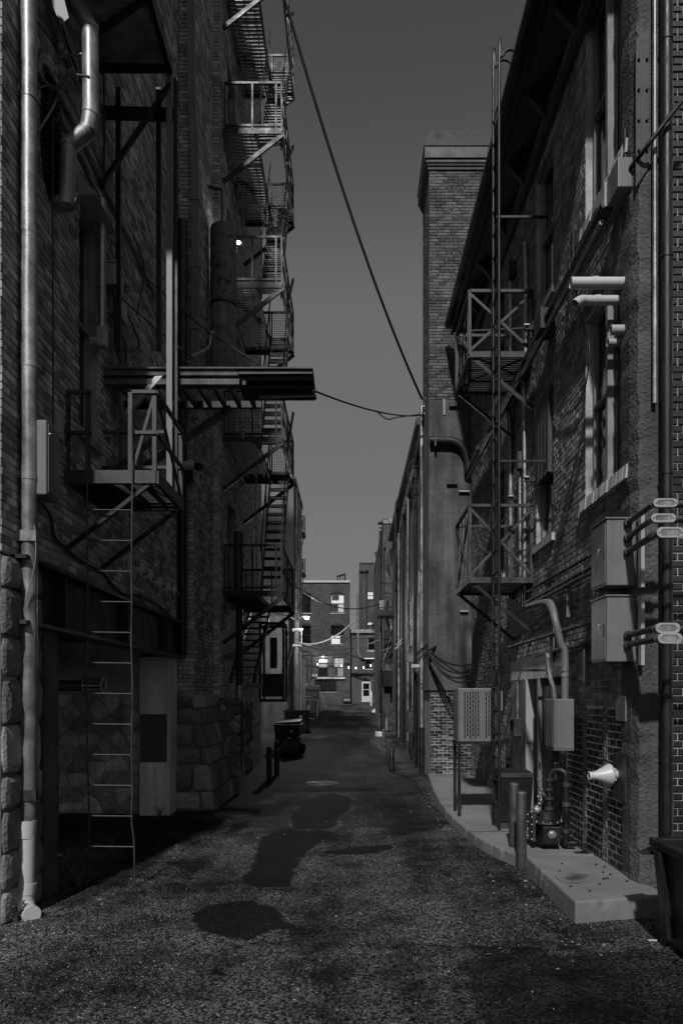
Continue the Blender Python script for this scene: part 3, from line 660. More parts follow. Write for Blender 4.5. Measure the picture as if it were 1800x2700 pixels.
# pier of big rough blocks and smooth concrete jamb
mb = MB(); mb.box(-4.0, XL-.0, 6.21, 7.0, -.3, 3.3); part('pier_core', mb, m_mortar_d, L1)
ashlar(L1, (XL,0), UL, NL, (6.21, 6.98, 0, 3.3), m_stone, hs=(.3,.5), ls=(.35,.75), t=.045, dome=.02, gap=.02)
mb = MB(); vs = []
for z in np.arange(-.3, 2.75, .15):
    vs.append([(XL+.05+rr.uniform(-.008,.008), 6.99, z), (XL+.055+rr.uniform(-.008,.008), 7.32+rr.uniform(-.014,.014), z), (-4.0, 7.34, z), (-4.0, 6.99, z)])
fl = [p for q in vs for p in q]; mb.add(fl, [(k*4+i, k*4+(i+1) % 4, (k+1)*4+(i+1) % 4, (k+1)*4+i) for k in range(len(vs)-1) for i in range(4)]+[tuple(range(len(fl)-4, len(fl)))])
part('jamb', mb, m_conc_r, L1)
# riveted steel beam
mb = MB(); mb.box(XL-.02, XL+.02, 6.4, 12.6, 2.74, 3.30); beam = part('steel_beam', mb, m_iron, L1)
for z0 in (2.70, 3.30):
    mb = MB(); mb.box(XL-.14, XL+.14, 6.4, 12.6, z0, z0+.035); part('flange', mb, m_steel if z0 < 3 else m_iron, beam)
for y in (7.35, 9.4, 11.4):
    mb = MB(); mb.box(XL+.021, XL+.12, y, y+.015, 2.737, 3.298); part('stiffener', mb, m_iron, beam)
for y in np.arange(7.0, 12.5, .28):
    mb = MB(); mb.lathe([(.0,.02),(.012,.016),(.018,0)], (XL+.02, float(y), 3.2), (1,0,0), 8); part('rivet', mb, m_iron, beam)
# bay interior
mb = MB(); mb.box(-8, XL-.15, 5.95, 12.6, 2.95, 3.31); part('bay_ceiling', mb, m_wood, L1)
mb = MB(); mb.box(-8.3, -8, 5.95, 12.6, -.3, 3.0); part('bay_back', mb, m_mortar_d, L1)
mb = MB(); mb.box(-8, -3.62, 12.12, 12.5, -.3, 3.0); part('bay_wall', mb, m_mortar_d, L1)
rubble(L1, (0,12.12), UX, NY, (-6.3, -3.62, 0, 2.08), m_stone_l, size=.36, squash=1.5, t=.03, dome=.03, gap=.012)
mb = MB(); mb.box(-3.6, XL+.02, 11.95, 12.45, -.3, 2.70); part('concrete_pier', mb, m_conc, L1, bev=.015)
mb = MB(); mb.box(-3.585, -3.13, 11.944, 11.9495, .90, 1.72); part('dark_patch', mb, m_door, L1, bev=.002)  # thin dark rectangle on the face of the concrete pier
mb = MB(); mb.box(-3.5, XL-.0, 12.46, 12.68, -.3, 3.32); part('pier_back', mb, m_mortar_d, L1)
# windows of L1
window(L1, (XL,0), UL, NL, *wl1, deep=.1, fw=.06, frame_mat=m_wood_l, sill_mat=m_stone)
window(L1, (XL,0), UL, NL, *wl2, deep=.1, fw=.05, frame_mat=m_trim, sill_mat=m_stone)
for wd in (wl1, wl2):    # pale edge bricks of the reveal
    for k, z in enumerate(np.arange(wd[2], wd[3], .075)):
        mb = MB(); l = .10 if k % 2 else .18; mb.box(XL+.001, XL+.021, wd[1]+.01, wd[1]+l, z+.005, z+.066); part('reveal_brick', mb, m_brick_p, L1)
mb = MB(); mb.prism([(XL+.0, 7.95, 7.72),(XL+.22, 7.95, 7.72),(XL+.0, 7.95, 8.0)], (0,.7,0)); part('window_hood', mb, m_box_l, L1)

# ------------------------------------------------------------------ L2: narrow set-forward building with battered stone foot
X2 = -2.85; D2 = 12.7
L2 = thing('brick_building', 'narrow dark brick building with a battered stone foot and pale downpipe', 'building', (X2, D2, 0))
mb = MB(); mb.box(-6, X2, D2, 14.6, 2.0, 17.5); part('wall', mb, m_mortar_c, L2)
masonry(L2, (0,D2), UX, NY, (-3.14, X2, 2.05, 15), m_brick_p, singles=110, t=.012, fixed_header=False, wide=40)
masonry(L2, (X2,0), UL, NL, (D2, 14.5, 2.05, 16.8), m_brick_l, singles=150, t=.014, wide=40)
mb = MB(); mb.hexa([(-3.2,12.42,-.2),(-2.40,12.42,-.2),(-2.40,14.6,-.2),(-3.2,14.6,-.2)], [(-3.2,12.6,2.05),(-2.76,12.6,2.05),(-2.76,14.6,2.05),(-3.2,14.6,2.05)]); part('foot_core', mb, m_mortar_d, L2)
# battered courses, each block its own piece
zc = 0.0; hs = [.34,.46,.30,.42,.28,.25]
for i, h in enumerate(hs):
    fr = lambda z: -2.38-(.36)*(z/2.05)
    yb = 12.40+.18*(zc/2.05); cutx = -3.16+(.36 if i % 2 else .5)
    for a, b in ((-3.16, cutx), (cutx, None)):
        g = .012; z0, z1 = zc+g, zc+h-g
        b0 = fr(z0) if b is None else b; b1 = fr(z1) if b is None else b
        e = lambda: RNG.uniform(-.06, .06); mb = MB()
        poly = [(a+g, z0), (b0-g, z0+e()*.5), (b1-g, z1+e()*.5), (a+g, z1)]
        stone_mesh(mb, poly, (0,yb), UX, NY, .04, .05); part('stone', mb, m_stone, L2)
    y = 12.45
    while y < 14.4:
        l = RNG.uniform(.3, .7); mb = MB(); x0, x1 = fr(zc+.01), fr(zc+h-.01); y2 = min(y+l, 14.5)
        mb.hexa([(x0-.1,y+.01,zc+.012),(x0+.02,y+.01,zc+.012),(x0+.02,y2-.01,zc+.012),(x0-.1,y2-.01,zc+.012)], [(x1-.1,y+.01,zc+h-.012),(x1+.02,y+.01,zc+h-.012),(x1+.02,y2-.01,zc+h-.012),(x1-.1,y2-.01,zc+h-.012)])
        part('stone', mb, m_stone, L2, bev=.015); y += l
    zc += h

# ------------------------------------------------------------------ L3: tall building that carries the fire escape
X3 = -2.72; D3 = 14.55
L3 = thing('brick_building', 'tall brick building behind the zigzag iron fire escape', 'building', (X3, D3, 0))
h3 = [(15.4, 16.5, z+.05, z+2.1) for z in (4.25, 7.5, 10.75, 14.0)]
wall_back(L3, 'wall', (X3,0), UL, NL, (D3, 21.3, -.2, 22), m_mortar_d, h3, thick=.5)
mb = MB(); mb.box(-7, X3-.5, D3, 21.3, -.2, 22); part('mass', mb, m_mortar_d, L3)
mb = MB(); mb.box(-7, X3, D3-.002, D3+.02, -.2, 22); part('end_wall', mb, m_mortar_d, L3)
masonry(L3, (0,D3-.004), UX, NY, (-2.86, X3, 2.0, 16.8), m_brick_p, singles=60, t=.012, wide=40, fixed_header=False)
masonry(L3, (X3,0), UL, NL, (D3, 21.3, 1.2, 20), m_brick_l, h3, t=.014, wide=30, singles=120)
for a, b, c, d in h3:
    window(L3, (X3,0), UL, NL, a, b, c, d, deep=.15, frame_mat=m_trim)
rubble(L3, (0,D3-.02), UX, NY, (-2.80, -2.28, 0, 2.0), m_stone, size=.26, squash=1.5, t=.04, dome=.03, name='stone')
mb = MB(); mb.hexa([(-2.9,D3-.02,-.2),(-2.26,D3-.02,-.2),(-2.26,15.4,-.2),(-2.9,15.4,-.2)], [(-2.9,D3-.02,2.0),(-2.5,D3-.02,2.0),(-2.5,15.4,2.0),(-2.9,15.4,2.0)]); part('buttress_core', mb, m_mortar_d, L3)
rubble(L3, (X3,0), UL, NL, (15.4, 19, 0, 1.9), m_stone, size=.5, t=.05, dome=.04)

# ------------------------------------------------------------------ L4: plastered building lit by the street lamp
L4 = thing('plaster_building', 'plastered building with peeling walls beside the lit street lamp', 'building', (-2.69, 33, gz(33)))
mb = MB(); mb.box(-9, -2.69, 33, 38.3, 0, 12.2); part('wall', mb, m_plaster, L4)
mb = MB(); mb.box(-9.05, -2.62, 32.94, 38.4, 12.2, 12.4); part('coping', mb, m_stone, L4)
for k, (x0, x1, z0, z1) in enumerate(((-3.2,-2.75,4.6,5.6),(-3.6,-2.95,2.6,3.9),(-3.1,-2.72,1.2,2.2))):
    mb = MB(); n = 16; cx_, cz_ = (x0+x1)/2, (z0+z1)/2
    pl = [(cx_+(x1-x0)/2*math.cos(2*math.pi*i/n)*RNG.uniform(.6,1.05), 32.995, cz_+(z1-z0)/2*math.sin(2*math.pi*i/n)*RNG.uniform(.6,1.05)) for i in range(n)]
    mb.prism(pl, (0,-.012,0)); part('plaster_patch', mb, m_box, L4)
for y in (33.6, 35.2, 36.8):
    mb = MB(); mb.tube([(-2.62,y,1),(-2.62,y,11.9)], .06, 8); part('wall_pipe', mb, m_galv_d, L4)

# ------------------------------------------------------------------ far end of the alley
F1D = 65.0
def fx(px): return (px-CX)*F1D/F
def fz(py): return H-(py-CY)*F1D/F
F1 = thing('brick_building', 'three-storey brick building closing off the end of the alley', 'building', (-2.6, F1D, gz(65)))
rows_ = [(871,908,1566,1616),(787,820,1566,1616),(871,907,1650,1700),(790,820,1650,1700),(838,865,1735,1785),(879,907,1733,1785),(829,888,1792,1824)]
hol = [(fx(a), fx(b), fz(d), fz(c)) for a, b, c, d in rows_]
wall_back(F1, 'wall', (0,F1D), UX, NY, (-9, fx(922), 0, fz(1536)), m_far_x, hol, thick=.5)
mb = MB(); mb.box(-9, fx(922)+.02, F1D-.12, F1D+6, fz(1536), fz(1531)); part('coping', mb, m_white, F1)
mb = MB(); mb.box(-9, fx(922)-.02, F1D+.8, F1D+8, 0, fz(1540)); part('mass', mb, m_black, F1)
pm = [[m_win_dim, m_win_lit], [m_glass, m_glass], [m_win_lit, m_glass], [m_glass, m_glass], [m_glass, m_win_dim], [m_win_dim, m_win_lit], [m_glass]]
for k, h in enumerate(hol):
    window(F1, (0,F1D), UX, NY, *h, deep=.12, fw=.07, rows=(.5,) if k < 6 else (), cols=1 if k < 6 else 2, pane_mat=pm[k], frame_mat=m_iron, sill_mat=m_stone)
    if k < 4:
        mb = MB(); n = 9; a, b, zt = h[0], h[1], h[3]
        arc = [(a+(b-a)*i/(n-1), F1D-.03, zt+.28*math.sin(math.pi*i/(n-1))) for i in range(n)]
        mb.prism(arc, (0,.06,0)); part('arched_head', mb, m_iron, F1)
    if k in (4, 5):
        for i in range(7):
            x = h[0]+.14+(h[1]-h[0]-.28)*i/6; mb = MB(); mb.box(x-.018, x+.018, F1D-.02, F1D+.02, h[2]+.05, h[3]-.05); part('window_bar', mb, m_iron, F1)
    if k == 6:
        for i in range(11):
            x = h[0]+.1+(h[1]-h[0]-.2)*i/10; mb = MB(); mb.box(x-.02, x+.02, F1D-.02, F1D+.02, h[2]+.05, h[3]-.05); part('window_bar', mb, m_steel, F1)
for k, (fx0, fx1, up_) in ((0, (0.05,.55,0)), (0, (.1,.6,1)), (2, (.7,.95,0)), (5, (.1,.35,0))):
    h = hol[k]; wdt = h[1]-h[0]; zm = (h[2]+h[3])/2; mb = MB(); ya = F1D+.128; n_ = 10
    zlo, zhi = (h[2]+.1, zm-.05) if not up_ else (zm+.3, h[3]-.1); vs = []
    for i in range(n_+1):
        x = h[0]+wdt*(fx0+(fx1-fx0)*i/n_); vs += [(x, ya-.012*(i % 2), zlo+.06*math.sin(i*1.7)), (x, ya-.012*(i % 2), zhi)]
    mb.add(vs, [(2*i,2*i+2,2*i+3,2*i+1) for i in range(n_)]); part('curtain', mb, m_steel, F1)
mb = MB(); z = fz(1743); mb.box(hol[4][0]+.08, hol[4][1]-.05, F1D-.03, F1D-.01, z-.13, z+.12)
part('lit_sign_strip', mb, m_win_lit, F1)
for i in range(9):
    x = hol[4][0]+.12+i*.09; q = MB(); q.box(x, x+.025, F1D-.035, F1D-.0305, z-.10, z+.02+.06*(i % 3 == 0)); part('sign_mark', q, m_black, F1)
mb = MB(); mb.box(fx(835), fx(910), F1D-.2, F1D, fz(1790), fz(1786.5)); part('ledge', mb, m_stone_l, F1)
# F2: low wing with the pale door, tall block behind
F2 = thing('low_wing', 'low rendered wing with a pale glazed door and arched window', 'building', (1.3, 66, gz(65)))
def f2x(px): return (px-CX)*66/F
def f2z(py): return H-(py-CY)*66/F
mb = MB(); mb.box(f2x(922)+.02, 6, 66, 72, 0, f2z(1669)); part('wall', mb, m_plaster_d, F2)
mb = MB(); mb.box(f2x(922), 6, 65.8, 72, f2z(1669), f2z(1660)); part('cornice', mb, m_stone_l, F2)
window(F2, (0,66), UX, NY, f2x(969), f2x(998), f2z(1715), f2z(1678), deep=-.06, frame_mat=m_wood_l, pane_mat=m_glass)
window(F2, (0,66), UX, NY, f2x(962), f2x(980), f2z(1763), f2z(1741), deep=-.06, frame_mat=m_iron, rows=())
mb = MB(); mb.box(f2x(953), f2x(977), 65.94, 65.998, f2z(1851), f2z(1797)); dr = part('door', mb, m_white, F2)
for a, b in ((1802,1817),(1819,1835)):
    mb = MB(); mb.box(f2x(957), f2x(973), 65.925, 65.938, f2z(b), f2z(a)); part('pane', mb, m_glass, dr)
mb = MB(); mb.box(f2x(953), f2x(976), 65.9, 65.998, f2z(1794), f2z(1782)); sg = part('sign_board', mb, m_steel, F2)
mb = MB(); mb.lathe([(.10,0),(.10,.02),(.14,.02),(.14,0)], (f2x(964.5), 65.9, f2z(1788)), (0,-1,0), 16); part('emblem_ring', mb, m_black, sg)
mb = MB(); mb.box(f2x(922), f2x(1000), 65.7, 66, f2z(1777), f2z(1774)); part('door_canopy', mb, m_iron, F2)
mb = MB(); mb.box(f2x(923), f2x(925), 65.9, 66, gz(65), f2z(1777)); part('canopy_post', mb, m_iron, F2)
mb = MB(); mb.tube(smooth_path([P(943.5,1560,65.9),P(943.5,1690,65.9),P(944,1720,65.9),P(950,1733,65.9),P(960,1737,65.9),P(1000,1737,65.9)], 5), .12, 8); part('downpipe', mb, m_galv, F2)
T2 = thing('tower_block', 'tall pale block with two lit windows far behind the low wing', 'building', (4, 84, gz(65)))
def tx(px): return (px-CX)*84/F
def tz(py): return H-(py-CY)*84/F
mb = MB(); mb.box(tx(948), 14, 84, 92, 0, tz(1486)); part('wall', mb, m_plaster_d, T2)
mb = MB(); mb.box(tx(947.5), 14, 83.9, 92, tz(1486), tz(1483.5)); part('coping', mb, m_plaster_d, T2)
for a, b in ((1560,1581),(1640,1649)):
    window(T2, (0,84), UX, NY, tx(967), tx(984), tz(b), tz(a), deep=-.08, fw=.05, cols=2, rows=(.5,) if a < 1600 else (), sill=False, frame_mat=m_iron, pane_mat=m_win_lit)
# ================================================================== things along the x < 0 side
# --- near downpipe with plastic foot
dp = thing('downpipe', 'dented galvanised downpipe with a white plastic foot on the stone pier', 'downpipe', (-2.99, 6.55, 0))
mb = MB(); zs = np.linspace(9.2, .84, 26); mb.tube([(-3.0+.03*(1 if z < 1.5 else 0)*(1.5-z)*-.6+rr.uniform(-.004,.004), 6.55+rr.uniform(-.004,.004), float(z)) for z in zs], [.073+rr.uniform(-.002,.002) for _ in zs], 18); part('pipe', mb, m_galv_d, dp)
for z in (7.6, 6.35, 5.1, 4.05, 3.2, 2.4):
    mb = MB(); mb.tube([(-3.0,6.55,z),(-3.0,6.55,z+.05)], .077, 18); part('pipe_joint', mb, m_galv_d, dp)
mb = MB(); mb.tube([(-3.015,6.545,.86),(-3.03,6.54,.24)], .079, 18); ps = part('plastic_section', mb, m_pvc, dp)
for z0, z1 in ((.88,.72),(.30,.20)):
    mb = MB(); mb.tube([(-3.02,6.545,z0),(-3.03,6.54,z1)], .088, 18); part('coupling', mb, m_pvc, ps)
mb = MB(); mb.tube(smooth_path([(-3.03,6.54,.21),(-3.03,6.535,.12),(-3.0,6.50,.06),(-2.93,6.42,.045),(-2.90,6.39,.045)], 4), .083, 16); part('elbow', mb, m_pvc, ps)
for z in (3.52, 1.12):
    mb = MB(); mb.box(-3.26,-3.10,6.44,6.60,z-.1,z+.1); mb.box(-3.12,-2.90,6.465,6.475,z-.05,z+.05); mb.tube([(-3.0,6.55,z-.05),(-3.0,6.55,z+.05)], .081, 16); part('bracket', mb, m_steel if z < 2 else m_galv_d, dp)
mb = MB(); mb.tube(smooth_path([(-3.16,6.42,3.6),(-3.2,6.40,3.3),(-3.25,6.38,2.9),(-3.3,6.36,2.5)], 4), .008, 6)
mb.tube(smooth_path([(-2.93,6.5,3.62),(-2.9,6.46,3.3),(-2.98,6.44,2.9)], 4), .006, 6); part('loose_wire', mb, m_cable_l, dp)

# --- grey cabinet, junction plate and its cable
gc = thing('electrical_cabinet', 'plain grey upright cabinet fixed to the brick beside the downpipe', 'cabinet', (-2.97, 6.7, 3.9))
mb = MB(); mb.box(-3.08,-2.84,6.55,6.86,3.92,4.62); part('case', mb, m_box, gc, bev=.012)
mb = MB(); mb.box(-2.838,-2.832,6.58,6.83,3.95,4.59); part('door', mb, m_box, gc)
mb = MB(); mb.lathe([(0,.02),(.014,.018),(.014,0)], (-2.832,6.6,4.5), (1,0,0), 8); part('lock', mb, m_galv, gc)
mb = MB(); x, y, z = W(158, 1124, -3.07); mb.box(-3.085,-3.05,y-.12,y+.06,z-.13,z+.13); single('junction_plate', 'small square pale plate on the brick above the grey cabinet', 'plate', mb, m_box_l, bev=.006)
pts = [(-2.98,6.7,3.92)]+[W(a, b, -3.06) for a, b in ((133,1360),(145,1414),(168,1440),(214,1478),(270,1510),(300,1545),(329,1567),(370,1570),(410,1590),(440,1615),(462,1635))]
mb = MB(); mb.tube(smooth_path(pts, 5), .017, 8); single('power_cable', 'thick black cable sagging from the grey cabinet along the steel beam', 'cable', mb, m_cable)

# --- landing platform with rails
ld = thing('iron_landing', 'small black iron landing with crossed rails on the brick wall above the beam', 'landing', (-2.6, 8.1, 4.33))
LX0, LX1, LY0, LY1, LZ = -3.09, -2.10, 7.58, 8.74, 4.40
mb = MB(); mb.bar((LX0,LY0,LZ),(LX1,LY0,LZ),.05,.14); mb.bar((LX0,LY1,LZ),(LX1,LY1,LZ),.05,.12); mb.bar((LX1,LY0,LZ),(LX1,LY1,LZ),.05,.14); mb.bar((LX0,LY0+.02,LZ),(LX0,LY1,LZ),.05,.12); part('platform_frame', mb, m_steel, ld)
mb = MB()
for k in range(22):
    y = LY0+.05+k*(LY1-LY0-.1)/21; mb.box(LX0+.02, LX1-.03, y, y+.022, LZ+.03, LZ+.055)
part('grating', mb, m_iron, ld, kind='stuff')
for x in (-2.85,-2.5,-2.3):
    mb = MB(); mb.bar((x,LY0+.03,LZ),(x,LY1-.03,LZ),.03,.06); part('joist', mb, m_iron, ld)
RT = 5.32
for (x, y) in ((-3.07,LY0),(-2.82,LY0),(-2.36,LY0),(LX1,LY0),(LX1,LY1),(-2.6,LY1)):
    mb = MB(); mb.angle((x,y,LZ),(x,y,RT), .045, .01, -1 if x > -3 else 1, 1); part('rail_post', mb, m_steel, ld)
for z in (RT, 4.88):
    for p, q in (((-3.07,LY0,z),(-2.80,LY0,z)), ((-2.36,LY0,z),(LX1,LY0,z)), ((LX1,LY0,z),(LX1,LY1,z)), ((LX0,LY1,z),(LX1,LY1,z))):
        mb = MB(); mb.bar(p, q, .04, .035); part('rail', mb, m_steel, ld)
for p, q in (((LX1,LY0,RT),(LX1+.0,LY1,4.45)), ((-2.36,LY0,4.45),(LX1-.02,LY0+.02,RT))):
    mb = MB(); mb.bar(p, q, .03, .03); part('rail_brace', mb, m_steel, ld)
for y, x1 in ((LY0+.02,-2.15),(LY1-.03,-2.15)):
    mb = MB(); mb.bar((x1,y,LZ-.05),(-3.09,y,3.62), .05, .04); part('bracket', mb, m_iron, ld)
# --- hanging ladder
la = thing('hanging_ladder', 'thin rusty rung ladder hanging from the iron landing to the ground', 'ladder', (-2.58, 7.55, 0))
lx = [(-2.82,-2.35)]; rp = []
for sx, base in ((-1,-2.82),(1,-2.345)):
    pts = []
    for z in np.linspace(5.1, .02, 22):
        wob = .004*math.sin(z*3+sx)+(-.012*math.exp(-((z-2.6)/.2)**2) if sx > 0 else 0)+(-.02*math.exp(-((z-.75)/.15)**2) if sx > 0 else 0)
        pts.append((base+wob+.02*max(0, 1.4-z), 7.52, float(z)))
    mb = MB(); mb.tube(smooth_path(pts, 3), .0095, 8); part('side_rail', mb, m_steel, la)
for z in np.arange(.42, 4.3, .328):
    mb = MB(); o = .02*max(0, 1.4-z); mb.tube([(-2.82+o,7.52,z+.006),(-2.345+o,7.52,z)], .0085, 8); part('rung', mb, m_steel, la)

# --- tall post and corrugated canopy above
cn = thing('corrugated_canopy', 'corrugated metal canopy high on the brick wall held by a tall angle post', 'canopy', (-2.3, 8.6, 4.5))
mb = MB(); n = 90; ys_ = np.linspace(6.2, 8.6, n); vs = []
for y in ys_:
    k = .018*math.cos((y-6.2)*2*math.pi/.076); vs += [(-3.08,y,9.82+k),(-2.24,y,9.80+k)]
mb.add(vs, [(2*i,2*i+1,2*i+3,2*i+2) for i in range(n-1)], True); part('corrugated_sheet', mb, m_sheet, cn)
mb = MB(); mb.box(-3.08,-2.2,8.6,8.64,9.70,9.86); part('end_beam', mb, m_iron, cn)
mb = MB(); mb.box(-2.24,-2.18,6.2,8.6,9.66,9.84); part('edge_beam', mb, m_iron, cn)
mb = MB(); mb.angle((-2.265,8.62,4.55),(-2.265,8.62,9.7), .07, .012, 1, 1); part('post', mb, m_box, cn)
mb = MB(); mb.angle((-2.20,8.70,4.42),(-2.20,8.70,9.7), .05, .012, 1, 1); part('post', mb, m_iron, cn)
mb = MB(); mb.bar((-3.08,8.55,8.2),(-2.22,8.62,9.55), .05, .05); part('brace', mb, m_iron, cn)
mb = MB(); mb.bar(W(250,92,-3.0),P(395,-10,7.75), .05, .06); part('brace', mb, m_steel, cn)
mb = MB(); mb.bar((-3.08,8.8,9.35),(-2.2,8.8,9.32), .08, .12); part('cross_beam', mb, m_iron, cn)
for x in (-2.93,-2.42):
    mb = MB(); mb.bar((x,8.86,6.4),(x,8.86,9.7), .06, .06); part('frame_upright', mb, m_iron, cn)
mb = MB(); mb.tube(sag(P(262,0,8.2),P(258,75,8.2),.0,3), .006, 6); part('tie_wire', mb, m_cable, cn)

# --- projecting metal awning / loading deck over the alley
aw = thing('metal_awning', 'rusty metal awning with ragged end jutting out across the alley', 'awning', (-1.8, 9.2, 6.1))
AY0, AY1 = 8.80, 9.60; s = AY0/F
ax0, ax1 = P(306,0,AY0)[0], P(825,0,AY0)[0]; zt = P(0,970,AY0)[2]; zb = P(0,1040,AY0)[2]
mb = MB(); mb.box(-3.09, P(628,0,AY0)[0], AY0, AY0+.05, zt-.09, zt-.02); mb.box(-3.09, P(630,0,AY0)[0], AY0+.01, AY0+.06, zt-.20, zt-.13); part('front_channel', mb, m_rust, aw)
mb = MB(); mb.box(-3.09, ax1-.0, AY0-.03, AY0+.56, zt-.02, zt); part('top_sheet', mb, m_rust, aw)
mb = MB()
prof = [(0,zt-.021),(.0,zt-.075),(.06,zt-.085),(.07,zt-.12),(.22,zt-.125),(.23,zt-.155),(.38,zt-.16),(.39,zt-.185),(.52,zt-.185)]
xa, xb = P(626,0,AY0)[0], P(825,0,AY0)[0]; vs = []
for i, (o, z) in enumerate(prof): vs += [(xa, AY0+o, z), (xb+[0,-.01,.0,.012,-.005,.02,.0,.025,.02][i], AY0+o, z+.004)]
mb.add(vs, [(2*i,2*i+1,2*i+3,2*i+2) for i in range(len(prof)-1)])
part('stepped_fascia', mb, m_iron, aw)
mb = MB(); mb.box(xa, xb, AY0+.52, AY0+.54, zt-.185, zt-.021); part('rear_edge', mb, m_iron, aw)
mb = MB(); mb.box(-3.09, P(690,0,AY1)[0], AY1-.05, AY1, zt-.2, zt-.1); part('rear_channel', mb, m_iron, aw)
for k in range(9):
    x = -2.95+k*.2; mb = MB(); mb.bar((x,AY0+.06,zt-.14),(x+.03,AY1-.05,zt-.14), .045, .09); part('joist', mb, m_iron, aw)
for (a, b) in (((304,1150),(428,985)),):
    mb = MB(); p, q = P(a[0],a[1],AY0+.03), P(b[0],b[1],AY0+.03); mb.bar((-3.09,AY0+.06,p[2]), (q[0],AY0+.03,q[2]), .05, .07); part('strut', mb, m_galv_d, aw)
mb = MB(); p, q = P(462,1170,AY1-.1), P(610,1080,AY1-.1); mb.bar((-3.05,AY1-.1,p[2]-.5), (q[0],AY1-.1,q[2]+.02), .06, .09); part('strut', mb, m_steel, aw)
mb = MB(); p = P(350,1230,AY0+.3); mb.bar((-3.09,AY0+.4,5.0),(p[0]+.55,AY0+.4,p[2]+.62), .05, .06); part('strut', mb, m_steel, aw)

# --- big vent duct with elbows
du = thing('vent_duct', 'rusty round galvanised duct with elbows and a broken tee end high on the brick', 'duct', (-2.75, 7.3, 6.9))
D = 7.25; r = .083
segs = [[(196,-60),(200,10)],[(200,10),(238,75)],[(238,75),(240,300)],[(240,300),(232,345)],[(232,345),(182,385)],[(182,385),(176,545)]]
for i, sg_ in enumerate(segs):
    a, b = [P(px, py, D) for px, py in sg_]; mb = MB(); mb.tube([a, b], r, 18); part('duct_section', mb, m_galv_d, du)
    mb = MB(); av, bv = Vector(a), Vector(b); t = (bv-av).normalized()*.02; mb.tube([av-t, av+t], r+.006, 18); part('seam', mb, m_galv_d, du)
mb = MB(); a, b = P(148,530,D), P(206,538,D); mb.tube([a,b], .06, 16, cap=False); part('tee', mb, m_galv_d, du)
a = P(240,140,D); mb = MB(); mb.tube([a, (-3.09, D+.05, a[2])], .012, 6); part('wall_tie', mb, m_galv, du)
mb = MB(); p = P(183,195,D); mb.tube([p, P(235,202,D-.09)], .012, 6); part('wall_tie', mb, m_galv, du)
# pale flat duct panel at the top edge
mb = MB(); mb.hexa([P(118,-40,7.0),P(160,-40,7.0),P(160,-40,7.2),P(118,-40,7.2)], [P(160,66,7.0),P(182,46,7.0),P(182,46,7.2),P(160,66,7.2)])
single('flat_duct', 'flat sheet-metal duct end beside the elbowed round duct', 'duct', mb, m_box, None)

# --- oval louvre, service cables
lv = thing('oval_louvre', 'oval black louvred vent in the brick behind the downpipe', 'vent', (-3.05, 7.15, 6.9))
oc = Vector((-3.075, 7.17, 7.75)); n = 28
mb = MB(); ring = [(oc.x, oc.y+.20*math.cos(2*math.pi*i/n), oc.z+.62*math.sin(2*math.pi*i/n)) for i in range(n)]
mb.prism(ring, (.02,0,0)); part('back_plate', mb, m_black, lv)
for k in range(20):
    z = -.56+k*.059; hw = .19*math.sqrt(max(0, 1-(z/.62)**2)); mb = MB()
    mb.hexa([(oc.x+.021,oc.y-hw,oc.z+z),(oc.x+.06,oc.y-hw,oc.z+z-.02),(oc.x+.06,oc.y+hw,oc.z+z-.02),(oc.x+.021,oc.y+hw,oc.z+z)], [(oc.x+.021,oc.y-hw,oc.z+z+.02),(oc.x+.065,oc.y-hw,oc.z+z-.01),(oc.x+.065,oc.y+hw,oc.z+z-.01),(oc.x+.021,oc.y+hw,oc.z+z+.02)]); part('louvre_slat', mb, m_steel, lv)
sv = thing('service_cables', 'tangle of looped service cables and insulators on the brick behind the downpipe', 'cables', (-2.95, 7.1, 7.4))
ra = random.Random(5)
def wl(px, py, off=.06): return W(px, py, -3.1+off)
runs = [[(101,20),(130,60),(155,110),(178,150),(208,165),(212,200),(205,228),(190,200)],[(101,60),(128,95),(150,130),(172,160),(180,200),(160,228),(125,225),(104,205)],
        [(104,190),(120,215),(145,235),(170,225),(182,185)],[(101,232),(130,225),(160,232),(178,243)],[(155,240),(148,265),(130,300),(112,330),(101,345)],[(165,275),(150,320),(140,345),(140,700),(141,1120)],
        [(104,85),(112,130),(118,150),(101,165)],[(130,40),(150,110),(158,200),(152,262)],[(118,150),(135,165),(150,180),(172,182),(230,200)]]
for i, rn in enumerate(runs):
    mb = MB(); mb.tube(smooth_path([wl(a, b, .05+.012*i) for a, b in rn], 5), .011 if i < 5 else .008, 6); part('cable', mb, m_cable if i % 2 else m_cable_l, sv)
for a, b in ((112,155),(125,162),(136,178),(102,170),(150,185),(160,120),(170,140)):
    p = wl(a, b, .07); mb = MB(); mb.lathe([(0,-.05),(.02,-.05),(.034,-.02),(.02,0),(.034,.02),(.02,.045),(0,.05)], p, (.2,.4,1), 10); part('insulator', mb, m_box_l, sv)

